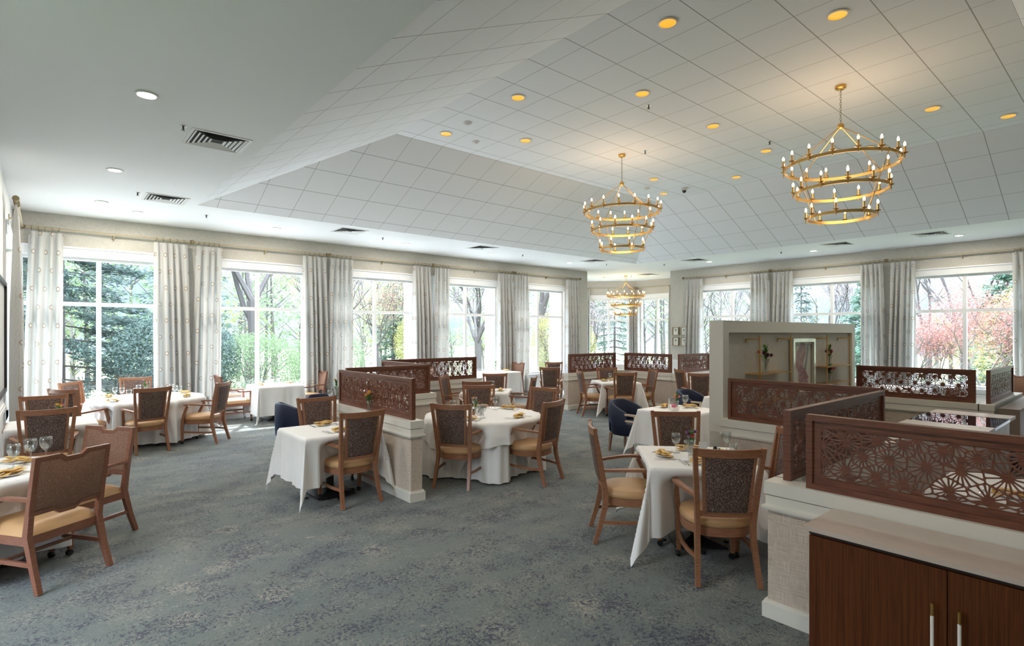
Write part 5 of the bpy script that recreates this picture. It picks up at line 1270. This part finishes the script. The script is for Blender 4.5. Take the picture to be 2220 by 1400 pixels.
def bend(rnd, d, k): return (d+Vector((rnd.uniform(-k, k), rnd.uniform(-k, k), rnd.uniform(-k, k)))).normalized()
def branches(m, rnd, p, d, L, r, depth, spread, tips, up=.15):
    n = 4; pts = [p.copy()]; q = p.copy(); dd = d.copy()
    for i in range(n): dd = bend(rnd, dd, .16); dd.z += up*.15; dd.normalize(); q = q+dd*L/n; pts.append(q.copy())
    m.tube([tuple(v) for v in pts], [r*(1-.45*i/n) for i in range(n+1)], 5 if depth > 2 else 3, cap=False)
    tips.append(q.copy()); 
    if depth == 0: return
    for k in range(3 if depth > 1 else 4):
        b = pts[-1] if k == 0 else pts[rnd.choice((2, 3, 4))]
        nd = (dd + Vector((rnd.uniform(-1, 1), rnd.uniform(-1, 1), rnd.uniform(-.35, .9)))*spread).normalized()
        branches(m, rnd, b, nd, L*rnd.uniform(.55, .78), r*.55, depth-1, spread, tips, up)
def leaves(m, rnd, centers, n, rad, size):
    n, size = int(n*3.2), size*.5
    for k in range(n):
        c = rnd.choice(centers)+Vector((rnd.gauss(0, rad), rnd.gauss(0, rad), rnd.gauss(0, rad))); a = Vector((rnd.uniform(-1, 1), rnd.uniform(-1, 1), rnd.uniform(-1, 1))).normalized(); b = a.orthogonal().normalized(); s = size*rnd.uniform(.6, 1.3)
        m.bm.faces.new([m.bm.verts.new(c+a*s*u+b*s*v) for u, v in ((-.5, 0), (0, -.32), (.5, 0), (0, .32))])
def tree(x, y, h, leaf, n, label, seed=0, z=-.6, trunk=.16, depth=4, spread=.75, rad=.45, size=.16, bark=None, name='tree', first=.35):
    rnd = random.Random(seed); t = empty(name, (x, y, z), 0, label, 'tree', 'trees outside the windows'); m = MB(); tips = []
    m.tube([(0, 0, -.3), (.05, 0, h*first*.5), (0, .06, h*first)], [trunk*1.25, trunk, trunk*.85], 8, cap=False)
    for k in range(4): branches(m, rnd, Vector((0, .05, h*first*rnd.uniform(.75, 1))), Vector((rnd.uniform(-.8, .8), rnd.uniform(-.8, .8), 1.1)).normalized(), h*.30, trunk*.55, depth-1, spread, tips)
    mk('trunk', m, bark or BARK, t)
    if leaf: m = MB(); leaves(m, rnd, tips, n, rad, size); mk('foliage', m, LM[leaf], t)
    return t
def conifer(x, y, h, w, leaf, n, label, seed=0, z=-.6, size=.22):
    rnd = random.Random(seed); t = empty('conifer_tree', (x, y, z), 0, label, 'tree', 'trees outside the windows'); m = MB(); m.tube([(0, 0, -.3), (0, 0, h*.95)], [h*.010, .02], 8); lv = MB(); tiers = int(h*2.2)
    for i in range(tiers):
        zz = h*(.08+.90*i/tiers); R = w*(1-(zz/h))**.8+.08
        for k in range(8):
            a = rnd.uniform(0, 6.28); r = R*rnd.uniform(.75, 1.1); e = Vector((r*math.cos(a), r*math.sin(a), zz-.14*r)); m.tube([(0, 0, zz), tuple(e)], [.025, .008], 3, cap=False)
            for j in range(max(1, int(n/(tiers*8)))):
                f = rnd.uniform(.15, 1.0)**.7; c = Vector((0, 0, zz))*(1-f)+e*f+Vector((rnd.gauss(0, .10), rnd.gauss(0, .10), rnd.gauss(-.05, .09))); d = Vector((math.cos(a), math.sin(a), rnd.uniform(-.5, .2))).normalized(); d = bend(rnd, d, .5); b = d.orthogonal().normalized(); s = size*rnd.uniform(.6, 1.3)
                lv.bm.faces.new([lv.bm.verts.new(c+d*s*u+b*s*v) for u, v in ((-.5, 0), (0, -.16), (.6, 0), (0, .16))])
    mk('trunk', m, BARK, t); mk('foliage', lv, LM[leaf], t); return t
def shrub(x, y, r, h, leaf, n, label, seed=0, z=-.5, size=.12):
    n, size = int(n*5), size*.38; rnd = random.Random(seed); t = empty('shrub', (x, y, z), 0, label, 'shrub', 'shrubs outside the windows'); m = MB()
    for k in range(14): a = rnd.uniform(0, 6.28); m.tube([(0, 0, -.2), (r*.3*math.cos(a), r*.3*math.sin(a), h*.5), (r*.8*math.cos(a), r*.8*math.sin(a), h*rnd.uniform(.6, .95))], [.03, .02, .008], 3)
    mk('stems', m, BARK, t); m = MB()
    for k in range(n):
        a = rnd.uniform(0, 6.28); q = rnd.uniform(-1, 1); u = rnd.uniform(.55, 1)**.5; c = Vector((r*u*math.cos(a)*math.sqrt(1-q*q), r*u*math.sin(a)*math.sqrt(1-q*q), h*.5+h*.5*q*u)); d = Vector((rnd.uniform(-1, 1), rnd.uniform(-1, 1), rnd.uniform(-1, 1))).normalized(); b = d.orthogonal().normalized(); s = size*rnd.uniform(.6, 1.4)
        m.bm.faces.new([m.bm.verts.new(c+d*s*i+b*s*j) for i, j in ((-.5, 0), (0, -.35), (.5, 0), (0, .35))])
    mk('foliage', m, LM[leaf], t); return t
# ground and patio
m = MB(); m.box(-60, 17.5, -1.3, 90, 110, -1.2); m.box(19.5, -60, -1.3, 110, 17.5, -1.2); m.box(-30, -20, -.35, -3.3, 13.6, -.14); m.box(-3.3, 9.3, -.35, -.80, 13.6, -.14)
mk('ground_lawn', m, vary('lawn', (.07, .10, .035), (.12, .135, .065)), kind='structure')
m = MB(); m.box(-12, 13.66, -.35, 14.2, 18.5, -.12); mk('ground_patio', m, plain('patio_stone', (.42, .42, .42), .7), kind='structure')
def far_wood(name, label, x0, y0, x1, y1, h, leaf, n, seed, z=-1.2, size=.5):
    rnd = random.Random(seed); t = empty('woodland', (x0, y0, z), 0, label, 'trees'); t['kind'] = 'stuff'; dx, dy = x1-x0, y1-y0; L = math.hypot(dx, dy)
    tr = MB(); lv = MB()
    for k in range(int(L/1.3)):
        u = rnd.uniform(0, 1); o = rnd.uniform(-2, 5); px, py = dx*u-dy/L*o, dy*u+dx/L*o; hh = h*rnd.uniform(.75, 1.2)*(1+.18*math.sin(u*11+seed)); tips = []
        tr.tube([(px, py, 0), (px+rnd.uniform(-.5, .5), py, hh*.95)], [.13, .02], 4)
        for j in range(16):
            a = rnd.uniform(0, 6.28); z0 = hh*rnd.uniform(.25, .85); b = Vector((px, py, z0)); e = b+Vector((math.cos(a)*hh*.15, math.sin(a)*hh*.15, hh*.13)); tr.tube([tuple(b), tuple(e)], [.04, .01], 3); tips.append(e)
        leaves(lv, rnd, tips, n, hh*.085, size*rnd.uniform(.7, 1.2))
    mk('trunks', tr, BARK if seed % 2 else PALE, t); mk('foliage', lv, LM[leaf], t)
# beyond wall A (view directions fan from left to right)
conifer(.35, 22, 13, 3.0, 'spruce', 60000, 'tall dark spruce filling the left half of the first window', 1, size=.15)
conifer(-1.6, 17.8, 4.2, 1.0, 'spruce', 1500, 'small bright spruce low at the left edge of the first window', 2, z=-.3, size=.16)
tree(4.2, 25, 9.5, 'spring', 3200, 'tree with yellow green leaves in the right half of the first window', 3, size=.22, rad=.55, trunk=.12)
conifer(4.6, 27, 12, 2.6, 'pine', 12000, 'dark evergreen in the right edge of the first window', 4, size=.15)
shrub(3.2, 20.5, 1.9, 3.0, 'spruce', 3500, 'dark green shrubbery low in the first window, right half', 5, size=.20)
tree(6.47, 24, 11.5, None, 0, 'big bare oak with forked limbs in the second window', 11, trunk=.23, depth=6, spread=.95, first=.33)
shrub(5.6, 20.5, 1.6, 2.4, 'green', 2600, 'blue green shrub at the bottom of the second window', 7, size=.14)
shrub(8.6, 21.5, 1.5, 2.6, 'green', 2600, 'green shrub at the lower right of the second window', 8, size=.14)
tree(9.8, 24, 6.5, 'haze', 600, 'twiggy grey tree at the right of the second window', 9, trunk=.12, depth=5, size=.08)
conifer(18.2, 34, 8.4, 2.0, 'pine', 6000, 'slim dark pine left of the mullion in the third window', 10, size=.15); conifer(20.0, 34, 8.8, 3.2, 'pine', 12000, 'broad pine right of the mullion in the third window', 12, size=.2)
tree(13.0, 26, 5.2, 'orange', 1500, 'orange budding tree in the third window', 13, size=.14, trunk=.1, rad=.35, depth=5); shrub(15.6, 26, 1.5, 3.6, 'yellow', 2800, 'yellow green bush at the right of the third window', 14, size=.15)
tree(11.6, 27, 7.6, 'spring', 1000, 'pale green tree at the left of the third window', 15, size=.16, trunk=.12)
tree(19.5, 26, 9.5, 'green', 2600, 'airy green tree in the fourth window', 16, size=.20, rad=.6); tree(17.2, 23, 6.5, 'pink', 700, 'pale tree in the fourth window', 17, size=.12, depth=5)
tree(21.2, 22.3, 12, 'green', 900, 'tall dark trunk in the fifth window', 18, trunk=.26, size=.16); shrub(18.9, 19.3, 1.0, 3.4, 'yellow', 2800, 'yellow leaved bush in the fifth window', 19, size=.13)
# bay
tree(27, 26.5, 10, 'spring', 1600, 'dark branching tree in the left bay window', 20, trunk=.24, size=.16, depth=5); shrub(22.5, 21.0, 1.2, 3.2, 'yellow', 2200, 'yellow green bush low in the left bay window', 21); tree(24.5, 21.6, 4.2, 'pink', 900, 'pink blossoming tree in the left bay window', 22, size=.11, trunk=.08)
tree(25.0, 18.7, 12, 'green', 1800, 'large pale trunk in the right bay window', 23, trunk=.36, bark=PALE, size=.18); conifer(29, 23.5, 9, 2.2, 'pine', 8000, 'evergreen beside the trunk in the right bay window', 24, size=.15)
# beyond wall B
for k, (x, y, h, lf, n, lb) in enumerate([(34, 20.5, 6.6, 'haze', 500, 'hazy bare tree in the left window of the right wall'), (34, 17.6, 6.8, 'pink', 350, 'faint pink twiggy tree in the left window of the right wall'), (33, 11.5, 6.3, 'pink', 400, 'pink tinged bare tree in the middle window'), (31, 6.8, 9.6, None, 0, 'bare spreading tree left of the mullion in the right window'), (28, 5.0, 9.0, None, 0, 'tall bare tree right of the mullion in the right window'), (30, 3.6, 9.4, None, 0, 'bare fan shaped tree at the right of the right window')]):
    tree(x, y, h, lf, n, lb, 30+k, z=-1.0, trunk=.12, depth=5, size=.12, spread=.6)
conifer(33, 13.2, 7.0, 1.2, 'spruce', 1400, 'small blue spruce at the left of the middle window', 40, z=-1); conifer(31, 9.3, 6.0, 1.9, 'pine', 3200, 'green pine right of the mullion in the middle window', 41, z=-1, size=.3)
conifer(27, 3.55, 6.4, 1.6, 'pine', 3000, 'round green pine high in the right window', 42, z=-1, size=.26); conifer(28, 8.1, 4.9, 1.7, 'pine', 2500, 'green pine low at the left of the right window', 43, z=-1, size=.28)
tree(23.5, 3.6, 4.3, 'red', 3200, 'red leaved maple in the right window', 44, z=-1.0, trunk=.09, size=.12, rad=.30, depth=5, bark=PALE, first=.25); tree(23.8, 5.6, 3.6, 'red', 1600, 'smaller red tree at the left of the right window', 45, z=-1.0, trunk=.08, size=.11, rad=.28, depth=5, bark=PALE, first=.25); shrub(26, 2.9, 1.6, 4.6, 'yellow', 2200, 'yellow tinged tree at the right of the right window', 46, z=-1, size=.14)
far_wood('w', 'hazy woodland far behind the left windows', -14, 33, 32, 44, 9.5, 'green', 110, 51, size=.5); far_wood('w', 'spring woodland low behind the left windows', -10, 30, 34, 33, 5.0, 'spring', 80, 52, size=.36)
far_wood('w', 'hazy woodland far behind the bay', 30, 42, 48, 20, 9.0, 'green', 110, 53, size=.5); far_wood('w', 'low pinkish woodland far behind the right windows', 42, 26, 44, -12, 5.6, 'haze', 60, 54, size=.3); far_wood('w', 'low green woodland behind the right windows', 37, 24, 38, -12, 4.2, 'spring', 60, 55, size=.32)
far_wood('w', 'understory behind the first windows', -6, 27.5, 12, 27.5, 4.2, 'green', 90, 56, size=.3)
bpy.context.view_layer.update()
